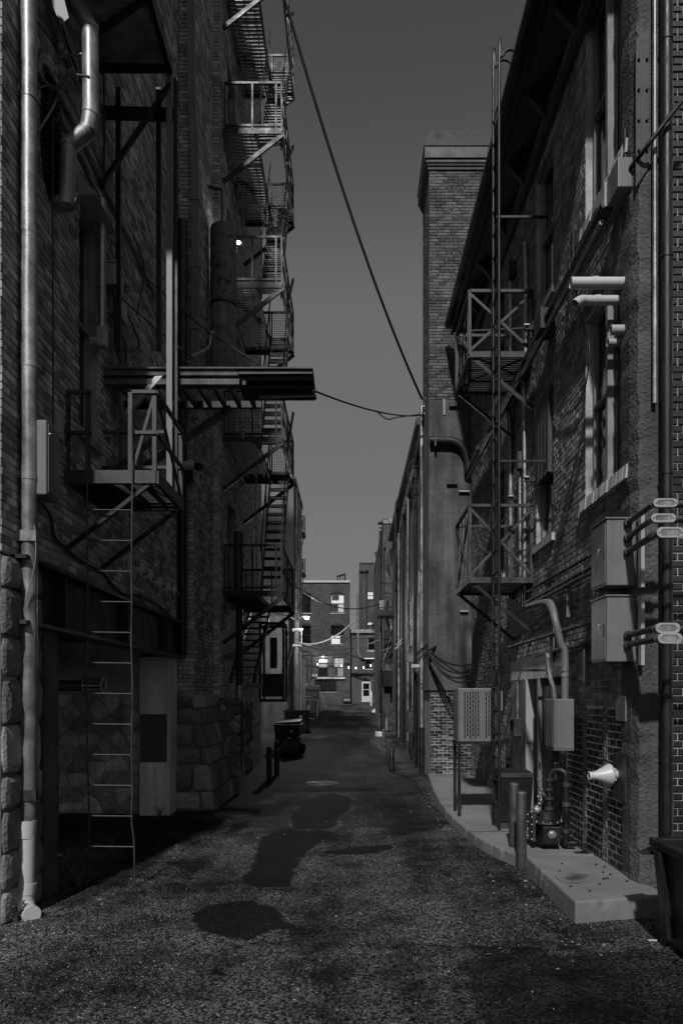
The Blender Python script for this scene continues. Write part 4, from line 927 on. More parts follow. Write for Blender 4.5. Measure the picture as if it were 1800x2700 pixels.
# --- conduits on the brick
def conduit(label, pts, r, mat, X=None, clamps=(), name='conduit', cat='conduit', n=10, group=None):
    t = thing(name, label, cat, tuple(pts[0]), group); mb = MB(); mb.tube(pts, r, n); part('pipe', mb, mat, t)
    for c in clamps:
        p = Vector(c[0]); a = Vector(c[1]).normalized(); q = MB(); q.tube([p-a*.015, p+a*.015], r+.007, n); part('clamp', q, mat, t)
    return t
zc1 = 8.38
conduit('long straight galvanised conduit running level along the brick high above the beam', [(-3.05,6.9,zc1),(-3.05,10.9,zc1-.06),(-3.06,10.98,zc1-.16)], .032, m_galv, clamps=[((-3.05,7.6,zc1),(0,1,0)),((-3.05,9.3,zc1-.03),(0,1,0)),((-3.05,10.3,zc1-.05),(0,1,0))])
conduit('thinner conduit running just under the long straight one on the brick', [(-3.06,6.9,8.16),(-3.06,8.35,8.14)]+[(-3.03,8.42,8.10),(-2.99,8.43,8.0)], .024, m_galv_d)
vc = conduit('short upright galvanised conduit ending in a rounded box on the brick', [(-2.99,8.43,8.0),(-2.99,8.43,6.46)], .047, m_galv, clamps=[((-2.99,8.43,7.55),(0,0,1)),((-2.99,8.43,7.5),(0,0,1)),((-2.99,8.43,6.95),(0,0,1))], n=14)
mb = MB(); mb.box(-3.05,-2.93,8.37,8.49,6.22,6.46); part('end_box', mb, m_box_l, vc, bev=.02)
mb = MB(); mb.tube([(-3.0,8.36,6.26),(-3.09,8.36,6.26)], .05, 10); part('elbow', mb, m_box_l, vc)
mb = MB(); mb.box(-3.08,-3.03,8.44,8.48,6.92,6.98); part('strap', mb, m_galv, vc)
# --- lit meter boxes
for (px0, px1, py0, py1, lab, nm) in ((300,330,692,748,'pale box with a coiled connector on the brick below the level conduit','terminal_box'),(310,334,768,826,'small pale box just beneath the connector box on the brick','terminal_box')):
    a = W(px0, py0, -2.98); b = W(px1, py1, -2.98); y0, y1 = a[1], a[1]+.32; z1 = a[2]; z0 = z1-(py1-py0)*a[1]/F
    t = thing(nm, lab, 'box', (-3.03, y0, z0)); mb = MB(); mb.box(-3.08,-2.95,y0,y1,z0,z1); part('case', mb, m_box_l, t, bev=.01)
    mb = MB(); mb.box(-3.085,-2.94,y0-.01,y1+.01,z1+.002,z1+.03); part('lid', mb, m_box_l, t)
    if py0 < 700:
        for k in range(4):
            mb = MB(); mb.lathe([(.02,0),(.045,.008),(.02,.016)], (-2.93, y1+.06, z0+.1+k*.03), (0,0,1), 10); part('insulator_disc', mb, m_box_l, t)
        mb = MB(); mb.tube([(-2.99,y0+.1,z0),(-2.99,y0+.1,z0-.2)], .03, 10); part('gland', mb, m_galv, t)
for i, rn in enumerate(([(308,790),(312,840),(308,880),(322,915),(345,928),(365,915),(368,905),(355,870),(335,825)],[(306,780),(305,830),(318,880),(330,905),(333,955)],[(310,905),(312,935),(325,960),(338,963)],[(301,770),(303,850),(304,900),(315,950)])):
    mb = MB(); mb.tube(smooth_path([W(a, b, -3.02+.01*i) for a, b in rn], 5), .012, 6)
    single('drop_cable', ['black cable making a wide hanging loop under the pale boxes','black cable dropping straight from the pale boxes to the awning','short black cable tail curled above the awning','pair-side black cable hugging the brick under the pale boxes'][i], 'cable', mb, m_cable)

# --- row of capped stubs above the steel beam
ref = None
for k, (px, py) in enumerate(((335,1477),(367,1504),(392,1518),(417,1539),(437,1552),(455,1558))):
    x, y, z = W(px, py, -3.06)
    if ref is None:
        t = thing('pipe_stub', '', 'pipe stub', (x,y,z), 'capped stubs above the steel beam'); ref = t
        mb = MB(); mb.lathe([(0,.10),(.05,.10),(.055,.09),(.055,0)], (x-.04,y,z), (1,0,0), 14); part('cap', mb, m_white, t)
        mb = MB(); mb.box(x+.035,x+.06,y-.075,y-.05,z-.09,z+.09); mb.box(x+.035,x+.06,y+.05,y+.075,z-.09,z+.09); mb.box(x+.035,x+.06,y-.05,y+.05,z+.065,z+.09); part('yoke', mb, m_white, t)
        mb = MB(); mb.lathe([(.03,.0),(.03,.12)], (x,y,z-.03), (1,0,-.1), 10); part('spout', mb, m_galv_d, t)
    else:
        t = copy_tree(ref); t.location = (x,y,z)
    t['label'] = ['capped white pipe stub nearest the hanging ladder','second white pipe stub along from the hanging ladder','third white pipe stub in the row above the steel beam','fourth white pipe stub in the row above the steel beam','fifth white pipe stub in the row above the steel beam','last white pipe stub in the row, beside the brick corner'][k]
for px, pz in ((520*.3827,0),):
    pass

# --- vent pipe with slotted cap inside the bay
vp = thing('vent_pipe', 'horizontal steel pipe with a slotted round cap in the open bay', 'vent pipe', (-3.5, 9.0, 1.9))
a = P(100,1808,9.0); b = P(226,1808,9.0); mb = MB(); mb.tube([(-5.2,9.0,a[2]),b], .07, 16); part('pipe', mb, m_steel, vp)
cpt = P(226,1808,9.0); e = P(274,1808,9.0)
mb = MB(); mb.tube([(cpt[0]+.01,9.0,cpt[2]),(e[0]-.01,9.0,e[2])], .085, 16); part('core', mb, m_black, vp)
for k in range(14):
    g = 2*math.pi*k/14; mb = MB(); dy, dz = math.cos(g)*.112, math.sin(g)*.112
    mb.bar((cpt[0],9.0+dy,cpt[2]+dz),(e[0],9.0+dy,e[2]+dz), .03, .008, up=(0,dy,dz)); part('cap_slat', mb, m_galv, vp)
for xx in (cpt[0], e[0]):
    mb = MB(); mb.lathe([(.06,0),(.122,0),(.122,.012),(.06,.012),(.06,0)], (xx-.006,9.0,cpt[2]), (1,0,0), 18); part('cap_ring', mb, m_galv, vp)

# --- security camera, leader pipe and hanging drum on L2
sc_ = thing('security_camera', 'white bullet security camera on the pale brick corner', 'camera', P(485,1228,12.55))
p = P(478,1227,12.5); q = P(517,1229,12.35); mb = MB(); mb.tube([p, q], .075, 16); part('body', mb, m_white, sc_)
mb = MB(); mb.tube([q, P(531,1232,12.32)], .068, 16); part('lens_hood', mb, m_black, sc_)
mb = MB(); mb.box(p[0]-.02, p[0]+.2, 12.5, 12.68, p[2]-.24, p[2]-.085); part('bracket', mb, m_iron, sc_)
lp = thing('leader_pipe', 'pale square downpipe on the corner of the narrow brick building', 'downpipe', (-2.77, 12.62, 7))
mb = MB(); pz = [17, 13.2, 12.6, 11.9, 11.3, 7.0]; pxs = [-2.86,-2.86,-2.84,-2.80,-2.79,-2.79]
for a, b, x0, x1 in zip(pz, pz[1:], pxs, pxs[1:]): mb.bar((x0,12.6,a),(x1,12.6,b), .13, .11, up=(0,1,0))
part('pipe', mb, m_box, lp)
for z in (10.9, 9.7, 8.6):
    mb = MB(); mb.box(-2.87,-2.71,12.53,12.665,z,z+.09); part('collar', mb, m_box, lp)
dr = thing('hanging_drum', 'fat pitted metal drum hung by a chain beside the fire escape', 'drum', (-2.53, 13.95, 8.3))
zc = P(0,808,13.95)[2]; ztop = P(0,604,13.95)[2]
mb = MB(); mb.lathe([(0,0),(.25,0),(.262,-.03),(.262,-(ztop-zc))], (-2.53,13.95,ztop), (0,0,1), 26); part('upper_shell', mb, M('pitted_paint', .10, .6, var=.25, scale=3, fine=14, bmp=.2, spots=.9), dr)
mb = MB(); mb.lathe([(.262,0),(.272,.01),(.272,.05),(.262,.06)], (-2.53,13.95,zc-.03), (0,0,1), 26); part('collar', mb, m_iron, dr)
mb = MB(); mb.lathe([(.255,0),(.255,-(zc-8.35))], (-2.53,13.95,zc-.03), (0,0,1), 26); part('lower_shell', mb, M('pale_mineral_wrap', .16, .95, var=.4, scale=5, fine=40, bmp=.8, bdist=.01, streak=.3), dr)
for k in range(14):
    z = ztop+.02+k*.055; mb = MB(); mb.lathe([(.012,-.03),(.02,-.015),(.02,.015),(.012,.03)], (-2.56,13.95,z), (0,0,1), 6); part('chain_link', mb, m_iron, dr)
mb = MB(); mb.tube([(-2.56,13.95,ztop+.78),(-2.86,13.95,ztop+.85)], .03, 8); part('hanger_arm', mb, m_iron, dr)
wlamp = thing('wall_lamp', 'small lit wall lamp beside the hanging drum', 'lamp', P(628,642,14.45))
p = P(628,638,14.45); mb = MB(); mb.lathe([(.02,.10),(.05,.07),(.085,.0),(.09,-.015)], p, (0,0,1), 14); part('shade', mb, m_iron, wlamp)
mb = MB(); mb.lathe([(.0,-.035),(.035,-.03),(.05,-.012),(.05,0)], p, (0,0,1), 14); part('lens', mb, m_bulb, wlamp)
mb = MB(); mb.tube([(p[0],p[1],p[2]+.1),(p[0],p[1]+.05,p[2]+.16),(p[0]-.1,14.56,p[2]+.16)], .012, 6); part('arm', mb, m_iron, wlamp)
ll = bpy.data.lights.new('wall_lamp_light', 'POINT'); ll.energy = 9; ll.shadow_soft_size = .06; lo = bpy.data.objects.new('wall_lamp_light', ll); C.objects.link(lo); lo.parent = wlamp; lo.location = (0, 0, -.12)

# ================================================================== fire escape
FE = thing('fire_escape', 'black iron fire escape zigzagging up the tall brick building', 'fire escape', (-2.1, 16, 4.1))
Y0, Y1, XI, XO, XS = 14.82, 17.75, -2.70, -1.46, -2.0
lev = [4.19, 7.44, 10.70, 13.95, 17.2]
for z in lev:
    top = z == lev[-1]
    mb = MB()
    for p, q in (((XI,Y0,z),(XO,Y0,z)),((XI,Y1,z),(XO,Y1,z)),((XO,Y0,z),(XO,Y1,z)),((XS,Y0,z),(XS,Y1,z)),((XI+.03,Y0,z),(XI+.03,Y1,z))): mb.bar(p, q, .045, .12)
    part('platform_frame', mb, m_iron, FE)
    mb = MB()
    for y in np.arange(Y0+.05, Y1, .095): mb.box(XI, XS, y, y+.05, z+.03, z+.045)
    for y in list(np.arange(Y0+.05, Y0+.4, .095))+list(np.arange(17.1, Y1, .095)): mb.box(XS, XO, y, y+.05, z+.03, z+.045)
    for x in np.arange(XI+.15, XS, .2): mb.box(x, x+.02, Y0, Y1, z+.0, z+.028)
    part('slat_panel', mb, m_iron, FE, kind='stuff')
    RZ = z+1.02
    for p in ((XI+.04,Y0),(-2.08,Y0),(XO,Y0),(XO,Y1),(XI+.05,Y1),(XO,16.2),(XO-.12,Y0)):
        mb = MB(); mb.bar((p[0],p[1],z),(p[0],p[1],RZ), .035, .035); part('rail_post', mb, m_iron, FE)
    for zz_ in (RZ, z+.12):
        mb = MB(); mb.bar((XI+.04,Y0,zz_),(XO,Y0,zz_), .04, .045); part('front_rail', mb, m_iron, FE)
    for zz_ in (RZ, z+.55):
        mb = MB(); mb.bar((XO,Y0,zz_),(XO,Y1,zz_), .03, .04); part('side_rail', mb, m_iron, FE)
    mb = MB(); mb.bar((XI,Y1,RZ),(XO,Y1,RZ), .04, .05); mb.bar((XS,Y1,z),(XS,Y1,RZ), .03, .03); part('rear_rail', mb, m_iron, FE)
    mb = MB()
    for x in np.arange(XI+.05, XO-.02, .055): mb.box(x, x+.008, Y1-.004, Y1+.004, z+.06, RZ-.03)
    for zz_ in np.arange(z+.1, RZ, .055): mb.box(XI+.05, XO, Y1-.004, Y1+.004, zz_, zz_+.008)
    part('mesh_panel', mb, m_iron, FE, kind='stuff')
    if z in lev[1:2]:
        mb = MB()
        for x in np.arange(XI+.05, XO-.02, .07): mb.box(x, x+.007, Y0-.003, Y0+.003, z+.06, RZ-.03)
        for zz_ in np.arange(z+.1, RZ, .07): mb.box(XI+.05, XO, Y0-.003, Y0+.003, zz_, zz_+.007)
        part('mesh_panel', mb, m_iron, FE, kind='stuff')
    for x_ in np.arange(Y0+.25, Y1, .22):
        mb = MB(); mb.bar((XO,x_,z+.06),(XO,x_,RZ), .012, .012); part('baluster', mb, m_iron, FE)
    for y in (Y0+.02, Y1-.02):
        mb = MB(); mb.bar((XI,y,z-1.05),(XO+.02,y,z-.06), .05, .085); part('bracket', mb, m_iron, FE)
for z0, z1 in zip(lev, lev[1:]):
    ya, yb = 15.25, 17.12
    for x in (XS+.05, XO-.06):
        mb = MB(); mb.bar((x,ya,z0+.03),(x,yb,z1+.03), .022, .17, up=(1,0,0) if False else (0,-1,.5)); part('stringer', mb, m_iron, FE)
        mb = MB(); mb.bar((x,ya-.1,z0+.95),(x,yb-.1,z1+1.0), .028, .032); part('handrail', mb, m_iron, FE)
        for t in (.12,.5,.88):
            mb = MB(); y = ya+(yb-ya)*t; zz_ = z0+(z1-z0)*t; mb.bar((x,y,zz_),(x,y-.1,zz_+.95), .022, .022); part('baluster', mb, m_iron, FE)
    n = 14
    for k in range(1, n):
        t = k/n; y = ya+(yb-ya)*t; zz_ = z0+(z1-z0)*t
        mb = MB()
        for q in range(3): mb.box(XS+.06, XO-.07, y-.1+q*.07, y-.1+q*.07+.045, zz_-.012, zz_+.012)
        mb.box(XS+.06, XO-.07, y+.1, y+.108, zz_-.02, zz_+.03)
        part('tread', mb, m_iron, FE)
    # landing bar that hooks over the rail
    mb = MB(); mb.bar((XO+.03,ya+.5,z1+.1),(XO+.05,ya+1.9,z1+1.5), .05, .06); part('hook_bar', mb, m_iron, FE)
# drop stair cage under the lowest platform
mb = MB()
for x in (-2.35,-1.75):
    for y in (18.2, 19.0): mb.bar((x,y,1.9),(x,y,3.9), .06, .06)
for z in (1.9, 3.9):
    for p, q in (((-2.35,18.2,z),(-1.75,18.2,z)),((-2.35,19,z),(-1.75,19,z)),((-2.35,18.2,z),(-2.35,19,z)),((-1.75,18.2,z),(-1.75,19,z))): mb.bar(p, q, .07, .07)
mb.box(-2.32,-1.8,18.3,18.9,2.0,2.6); part('counterweight_cage', mb, m_iron, FE)
mb = MB(); mb.box(-2.12,-1.95,18.4,18.6,2.75,3.55); part('counterweight', mb, m_iron, FE)
mb = MB()
for x in (-2.55,-2.05): mb.bar((x,17.9,4.2),(x,14.9,2.35), .05, .14)
part('drop_stringer', mb, m_iron, FE)
for k in range(11):
    t = k/11; mb = MB(); mb.box(-2.53,-2.07,17.8-3*t-.1,17.8-3*t+.1,4.15-1.85*t,4.18-1.85*t); part('drop_tread', mb, m_iron, FE)
# sling hanging by the lowest landings
sl = thing('cable_sling', 'pale steel cable sling looped under the fire escape chain', 'sling', P(640,1498,14.72))
def sp(l): return [P(a, b, 14.72) for a, b in l]
mb = MB(); mb.tube(smooth_path(sp([(641,1182),(620,1198),(608,1208),(603,1228),(601,1260),(597,1300),(592,1345),(588,1400),(583,1498)]), 5), .012, 8); part('cable', mb, m_cable_l, sl)
mb = MB(); mb.tube(smooth_path(sp([(641,1182),(660,1198),(674,1208),(679,1228),(677,1260),(674,1300),(673,1345),(675,1400),(678,1498)]), 5), .012, 8); part('cable', mb, m_cable_l, sl)
c0 = Vector(P(641,1173,14.72)); mb = MB(); mb.tube([c0+Vector((math.cos(g)*.05,0,math.sin(g)*.06)) for g in np.linspace(-1.57, 4.71, 15)], .011, 8); part('eye', mb, m_cable_l, sl)
for k in range(5):
    p = P(640,1112+k*11,14.72); mb = MB(); mb.lathe([(0,-.03),(.03,-.02),(.03,.02),(0,.03)], p, (.3,1,.2), 8); part('shackle', mb, m_galv, sl)

# --- pipes and small things along L3
conduit('dark upright pipe with a short coupling low on the tall brick building', [(-2.45,15.3,5.6),(-2.45,15.3,4.25)], .10, m_steel, clamps=[((-2.45,15.3,5.1),(0,0,1))], name='standpipe', cat='pipe', n=16)
tp = thing('downpipe', 'black downpipe with one bright galvanised sleeve under the fire escape', 'downpipe', (-2.38, 15.0, 0))
mb = MB(); mb.tube([(-2.38,15.0,3.9),(-2.38,15.0,2.25)], .075, 14); part('upper_pipe', mb, m_iron, tp)
mb = MB(); mb.tube([(-2.38,15.0,2.26),(-2.38,15.0,1.92)], .085, 18); part('sleeve', mb, m_galv, tp)
mb = MB(); mb.tube([(-2.38,15.0,1.92),(-2.38,15.0,.0)], .07, 14); part('lower_pipe', mb, m_iron, tp)
mb = MB(); mb.tube(smooth_path([P(653,1806,18.2),P(670,1806,18.2),P(680,1808,18.2),P(688,1815,18.2)], 4), .06, 12); mb.tube([P(653,1806,18.2),(X3,18.2,P(0,1806,18.2)[2])], .058, 10)
single('elbow_pipe', 'pale plastic elbow pipe poking from the wall under the fire escape', 'pipe', mb, m_pvc_g)
b0 = None
for k, (x, y, h) in enumerate(((-1.98,17.0,.78),(-1.9,18.0,.86))):
    t = thing('bollard', ['squat black bollard in the dark below the fire escape','black bollard just behind the squat one below the fire escape'][k], 'bollard', (x,y,0), 'dark bollards by the tall brick building')
    mb = MB(); mb.lathe([(.065,0),(.065,h-.02),(.05,h),(0,h+.01)], (x,y,0), (0,0,1), 16); part('post', mb, m_iron, t)
    mb = MB(); mb.lathe([(.067,h*.7),(.067,h*.8)], (x,y,0), (0,0,1), 16); part('band', mb, m_steel, t)
ins = thing('broken_stake', 'pale broken timber stake leaning on the plaster wall', 'stake', P(720,1890,31.5))
mb = MB(); mb.bar(P(722,1880,31.5), P(752,1853,31.5), .09, .06); part('stake', mb, m_wood_l, ins)
mb = MB(); mb.tube(smooth_path([P(a,b,31.6) for a,b in ((722,1905),(745,1890),(750,1885))],3), .03, 6); part('splinter', mb, m_wood_l, ins)

conduit('thick black standpipe in the corner between beam building and narrow building', [(-3.0,12.5,10.5),(-3.0,12.5,2.75)], .085, m_iron, clamps=[((-3.0,12.5,z),(0,0,1)) for z in (3.4,5.2,7.0,8.8)], name='standpipe', cat='pipe', n=14)
for k, (pts, r, mt, lab) in enumerate((([(150,20),(165,75),(186,140),(215,215),(250,300)], .014, m_cable, 'black service cable running down the upper brick beside the round duct'), ([(140,10),(158,70),(180,150),(190,175)], .016, m_cable_l, 'pale service cable ending at the round duct'), ([(262,0),(268,60),(274,150),(276,600)], .012, m_cable, 'thin black cable hanging from the canopy past the conduit'), ([(352,620),(380,700),(376,760),(360,830)], .012, m_cable, 'short black cable on the brick past the pale boxes'))):
    mb = MB(); mb.tube(smooth_path([W(x_, y_, -3.03+.01*k) for x_, y_ in pts], 5), r, 6); single('service_cable', lab, 'cable', mb, mt)
iw = thing('insulator_tube', 'pale ribbed insulator tube hanging on a wire by the brick', 'insulator', P(276,440,8.7))
mb = MB(); q = P(276,385,8.7); mb.lathe([(0,0),(.028,-.01),(.03,-.27),(.02,-.29),(0,-.29)], q, (0,0,1), 12); part('tube', mb, m_box_l, iw)
mb = MB(); mb.tube([q, (q[0]-.02, 8.7, q[2]+1.2)], .005, 6); part('wire', mb, m_cable, iw)
# ================================================================== things along the x > 0 side
def eb(name, label, x0, x1, y0, y1, z0, z1, mat=None):
    t = thing(name, label, 'electrical box', ((x0+x1)/2, y0, z0)); mat = mat or m_box
    mb = MB(); mb.box(x0, x1, y0, y1, z0, z1); part('case', mb, mat, t, bev=.008)
    mb = MB(); mb.box(x0-.014, x1+.01, y0-.014, y1+.014, z1+.001, z1+.016); part('rain_lip', mb, mat, t)
    mb = MB(); mb.box(x0-.009, x0-.002, y0+.025, y1-.025, z0+.03, z1-.03); dr_ = part('door', mb, mat, t)
    mb = MB(); yy = y0+(y1-y0)*.35; zz_ = (z0+z1)/2; mb.tube([(x0-.009,yy,zz_-.06),(x0-.03,yy,zz_-.055),(x0-.03,yy,zz_+.055),(x0-.009,yy,zz_+.06)], .006, 6); part('handle', mb, m_galv_d, dr_)
    return t
eb('electrical_box', 'upper of the two big grey electrical boxes beside the concrete pier', 2.54, 2.83, 6.98, 7.42, 3.14, 3.80)
eb('electrical_box', 'lower of the two big grey electrical boxes beside the concrete pier', 2.54, 2.83, 6.98, 7.42, 2.38, 3.03)
# conduits with capped fittings running off to the near corner
fits = [(1752,1326,3.705,'topmost'),(1747,1366,3.555,'second from the top'),(1765,1404,3.42,'third from the top'),(1758,1656,2.61,'fourth from the top'),(1764,1683,2.50,'lowest')]
for k, (px, py, zf, wd) in enumerate(fits):
    d = 6.24-.05*(k % 3); c = P(px, py, d); half = .105+.012*(k == 2); hh = .034+.008*(k in (2,3,4))
    t = thing('conduit_fitting', 'bright oval capped conduit fitting, %s of five by the pier' % wd, 'conduit', (c[0], d, c[2]), 'capped conduit fittings on the concrete pier')
    a = (2.745, 6.97, c[2]); mb = MB(); mb.tube([a, (c[0]-half+.02, d+.05, c[2])], .026 if k < 2 else .031, 12); mb.tube([(c[0]+half-.02,d+.03,c[2]),(c[0]+half+.5,d+.03,c[2])], .024, 10); part('pipe', mb, m_steel, t)
    mb = MB(); mb.tube([(2.745,6.975,c[2]),(2.74,6.92,c[2])], .042, 12); part('bushing', mb, m_steel, t)
    def oval(hw, h2, n=8):
        o = []
        for sx_ in (1,-1):
            for i in range(n+1):
                g = -math.pi/2+math.pi*i/n if sx_ > 0 else math.pi/2+math.pi*i/n
                o.append((c[0]+sx_*(hw-h2)+math.cos(g)*h2, c[2]+math.sin(g)*h2))
        return o
    mb = MB(); mb.prism([(x,d+.0,z) for x, z in oval(half, hh)], (0,.06,0)); part('body', mb, m_galv_d, t)
    mb = MB(); ov, iv = oval(half+.004, hh+.004), oval(half-.03, hh-.012); n = len(ov)
    mb.add([(x,d-.012,z) for x, z in ov]+[(x,d-.012,z) for x, z in iv]+[(x,d-.001,z) for x, z in ov]+[(x,d-.004,z) for x, z in iv], [(i,(i+1)%n,n+(i+1)%n,n+i) for i in range(n)]+[(i,2*n+i,2*n+(i+1)%n,(i+1)%n) for i in range(n)]+[(n+i,n+(i+1)%n,3*n+(i+1)%n,3*n+i) for i in range(n)]); part('cover_rim', mb, m_box_l, t)
    mb = MB(); mb.prism([(x,d-.006,z) for x, z in oval(half-.036, hh-.014)], (0,.004,0)); part('cover_plate', mb, m_galv, t)
    for sx_ in (-1, 1):
        mb = MB(); mb.lathe([(0,.008),(.006,.006),(.007,0)], (c[0]+sx_*(half-.018), d-.012, c[2]), (0,-1,0), 8); part('screw', mb, m_galv, t)
for k, (z0, z1) in enumerate(((3.1,3.83),(2.34,3.02))):
    mb = MB(); mb.box(2.82,2.855,6.83,6.90,z0,z1); single('strut_channel', ['upper pale strut strip on the concrete pier by the electrical boxes','lower pale strut strip on the concrete pier by the electrical boxes'][k], 'strut', mb, m_box_l)
# dark pipe and bolted plate on the near pier
conduit('thick black downpipe on the face of the concrete corner pier', [(3.055,6.80,10.4),(3.055,6.80,.9),(3.055,6.8,.12)], .052, m_iron, clamps=[((3.055,6.8,z),(0,0,1)) for z in (2,4.2,6.3,8.4)], name='downpipe', cat='downpipe', n=14)
conduit('slim pale pipe beside the black downpipe on the corner pier', [(2.965,6.86,10.2),(2.965,6.86,4.9)], .022, m_galv_d, name='conduit')
bp = thing('steel_plate', 'tall bolted steel plate strapped to the upper corner pier', 'plate', (2.81, 6.9, 7.2))
mb = MB(); mb.hexa([(2.80,6.905,7.05),(2.93,6.905,7.25),(2.93,6.918,7.25),(2.80,6.918,7.05)], [(2.80,6.905,8.5),(2.93,6.905,8.6),(2.93,6.918,8.6),(2.80,6.918,8.5)]); part('plate', mb, m_steel, bp)
for z in (7.4, 7.7, 8.0, 8.3):
    for x in (2.825, 2.905):
        mb = MB(); mb.lathe([(0,.018),(.014,.014),(.014,0)], (x,6.905,z), (0,-1,0), 8); part('bolt', mb, m_iron, bp)
ub = thing('signal_box', 'square junction box with drooping cable under the tall boarded window', 'electrical box', (2.7,7.0,7.1))
mb = MB(); mb.box(2.66,2.81,7.0,7.3,7.12,7.42); part('case', mb, m_box, ub, bev=.01)
mb = MB(); mb.box(2.64,2.67,7.32,7.55,7.15,7.40); part('side_case', mb, m_box_l, ub)
mb = MB(); mb.tube(smooth_path([(2.78,6.99,7.3),(2.86,6.8,7.36),(2.98,6.72,7.5),(3.2,6.6,7.75)], 4), .022, 8); part('cable', mb, m_cable, ub)
# --- long drain pipe at first-floor height
dp2 = thing('drain_pipe', 'long dark drain pipe running level under the upper windows with square boxes', 'pipe', (2.68, 9, 7.1))
mb = MB(); mb.tube([(2.69,7.35,7.2),(2.69,9.5,7.17),(2.69,16.0,7.12)], .075, 14); part('pipe', mb, m_steel, dp2)
mb = MB(); mb.tube([(2.66,7.45,7.07),(2.66,16.0,7.0)], .03, 8); part('lower_pipe', mb, m_galv_d, dp2)
for y in (9.7, 13.2):
    mb = MB(); mb.box(2.57,2.80,y-.17,y+.17,7.03,7.32); part('box', mb, m_iron, dp2, bev=.01)
for y in (8.4, 11.2, 12.4, 14.6):
    mb = MB(); mb.tube([(2.69,y,7.18),(2.69,y+.05,7.18)], .083, 14); part('collar', mb, m_steel, dp2)
cp = thing('elbow_pipe', 'black pipe curving across the concrete chimney base', 'pipe', P(1135,1160,16.9))
mb = MB(); mb.tube(smooth_path([P(a,b,16.9) for a,b in ((1132,1162),(1165,1162),(1200,1166),(1222,1185),(1232,1215),(1235,1250))], 5), .105, 14); part('pipe', mb, m_iron, cp)
mb = MB(); mb.box(*[P(1146,0,16.9)[0]-.02, P(1146,0,16.9)[0]+.02], 16.78, 16.98, P(0,1180,16.9)[2], P(0,1142,16.9)[2]); part('clamp', mb, m_steel, cp)
mb = MB(); q = P(1236,1215,16.9); mb.tube([(q[0],16.9,q[2]-.2),(q[0],16.9,q[2]+.0)], .12, 14); part('coupling', mb, m_steel, cp)
# --- white vent pipes poking out of the boards
for k, (px, py, x1px, r, bend, lab) in enumerate(((1648,746,1503,.056,0,'longest white plastic vent pipe, straight, above its fellows'),(1622,792,1512,.05,1,'white plastic vent pipe with a turned-down end under the longest'),(1648,870,1608,.05,0,'short grey vent pipe, third down on the boarded window'),(1620,904,1601,.042,0,'stubby grey vent pipe, lowest on the boarded window'))):
    a = W(px, py, XR); d = a[1]; b = P(x1px, py, d)
    t = thing('vent_pipe', lab, 'vent pipe', (b[0], d, b[2]-r), 'white vent pipes in the boarded window')
    pts = [(XR+.06,d,a[2]), (b[0],d,b[2])]
    if bend: pts = smooth_path([(XR+.06,d,a[2]),(b[0]+.16,d,b[2]),(b[0]+.07,d-.02,b[2]-.01),(b[0]-.01,d-.05,b[2]-.07)], 4)
    mb = MB(); mb.tube(pts, r, 18, cap=False); mb.tube(pts, r-.008, 18, cap=False); part('pipe', mb, m_pvc if k < 2 else m_pvc_g, t)
    e = Vector(pts[-1]); u = (Vector(pts[-1])-Vector(pts[-2])).normalized(); mb = MB(); mb.lathe([(r-.008,0),(r,0)], e, u, 18); mb.lathe([(0,-.12),(r-.008,-.12)], e, u, 18); part('mouth', mb, m_pvc_g, t)
    if k < 2:
        mb = MB(); x = b[0]+.22; mb.tube([(x,d,b[2]),(x+.06,d,b[2])], r+.006, 18); part('coupling', mb, m_pvc, t)
# --- balconies
def balcony(label, zf, zr):
    t = thing('iron_balcony', label, 'balcony', (2.34, 11.5, zf), 'iron balconies on the eaved brick building')
    x0, x1, y0, y1 = 1.84, 2.82, 10.9, 12.25; mt = m_steel
    mb = MB()
    for p, q in (((x0,y0,zf),(x1,y0,zf)),((x0,y1,zf),(x1,y1,zf)),((x0,y0,zf),(x0,y1,zf)),((x1,y0,zf),(x1,y1,zf))): mb.bar(p, q, .05, .09)
    part('floor_frame', mb, mt, t)
    mb = MB()
    for k in range(20):
        y = y0+.04+k*(y1-y0-.08)/19; mb.box(x0+.02, x1-.02, y, y+.045, zf+.02, zf+.04)
    part('floor_slats', mb, m_iron, t, kind='stuff')
    for p in ((x0,y0),(x1-.02,y0),(x0,y1),(x1-.02,y1)):
        mb = MB(); mb.bar((p[0],p[1],zf),(p[0],p[1],zr), .045, .045); part('corner_post', mb, mt, t)
    for p, q in (((x0,y0),(x1,y0)),((x0,y0),(x0,y1)),((x0,y1),(x1,y1))):
        mb = MB(); mb.bar((p[0],p[1],zr),(q[0],q[1],zr), .045, .045); part('top_rail', mb, mt, t)
    for p, q in (((x0,y0+.0,zf+.06),(x1,y0,zr-.03)),((x0,y0+.01,zr-.03),(x1,y0+.01,zf+.06)),((x0,y0,zf+.06),(x0,y1,zr)),((x0+.01,y0,zr),(x0+.01,y1,zf+.06))):
        mb = MB(); mb.bar(p, q, .03, .04); part('cross_brace', mb, mt, t)
    for y in np.linspace(y0+.2, y1-.2, 4):
        mb = MB(); mb.bar((x0-.01,y,zf+.05),(x0+.02,y+.05,zr-.02), .014, .014); part('baluster', mb, m_iron, t)
    mb = MB(); mb.bar((x0,y0+.15,zf+.45),(x1,y0+.15,zf+.5), .02, .02); part('mid_rail', mb, m_iron, t)
    for y in (y0+.03, y1-.03):
        mb = MB(); mb.bar((x0+.05,y,zf-.04),(2.83,y,zf-.82), .04, .05); part('bracket', mb, m_iron, t)
balcony('upper iron balcony with crossed rails close under the eave', 7.33, 8.32)
balcony('lower iron balcony with crossed rails above the condenser', 3.83, 4.99)
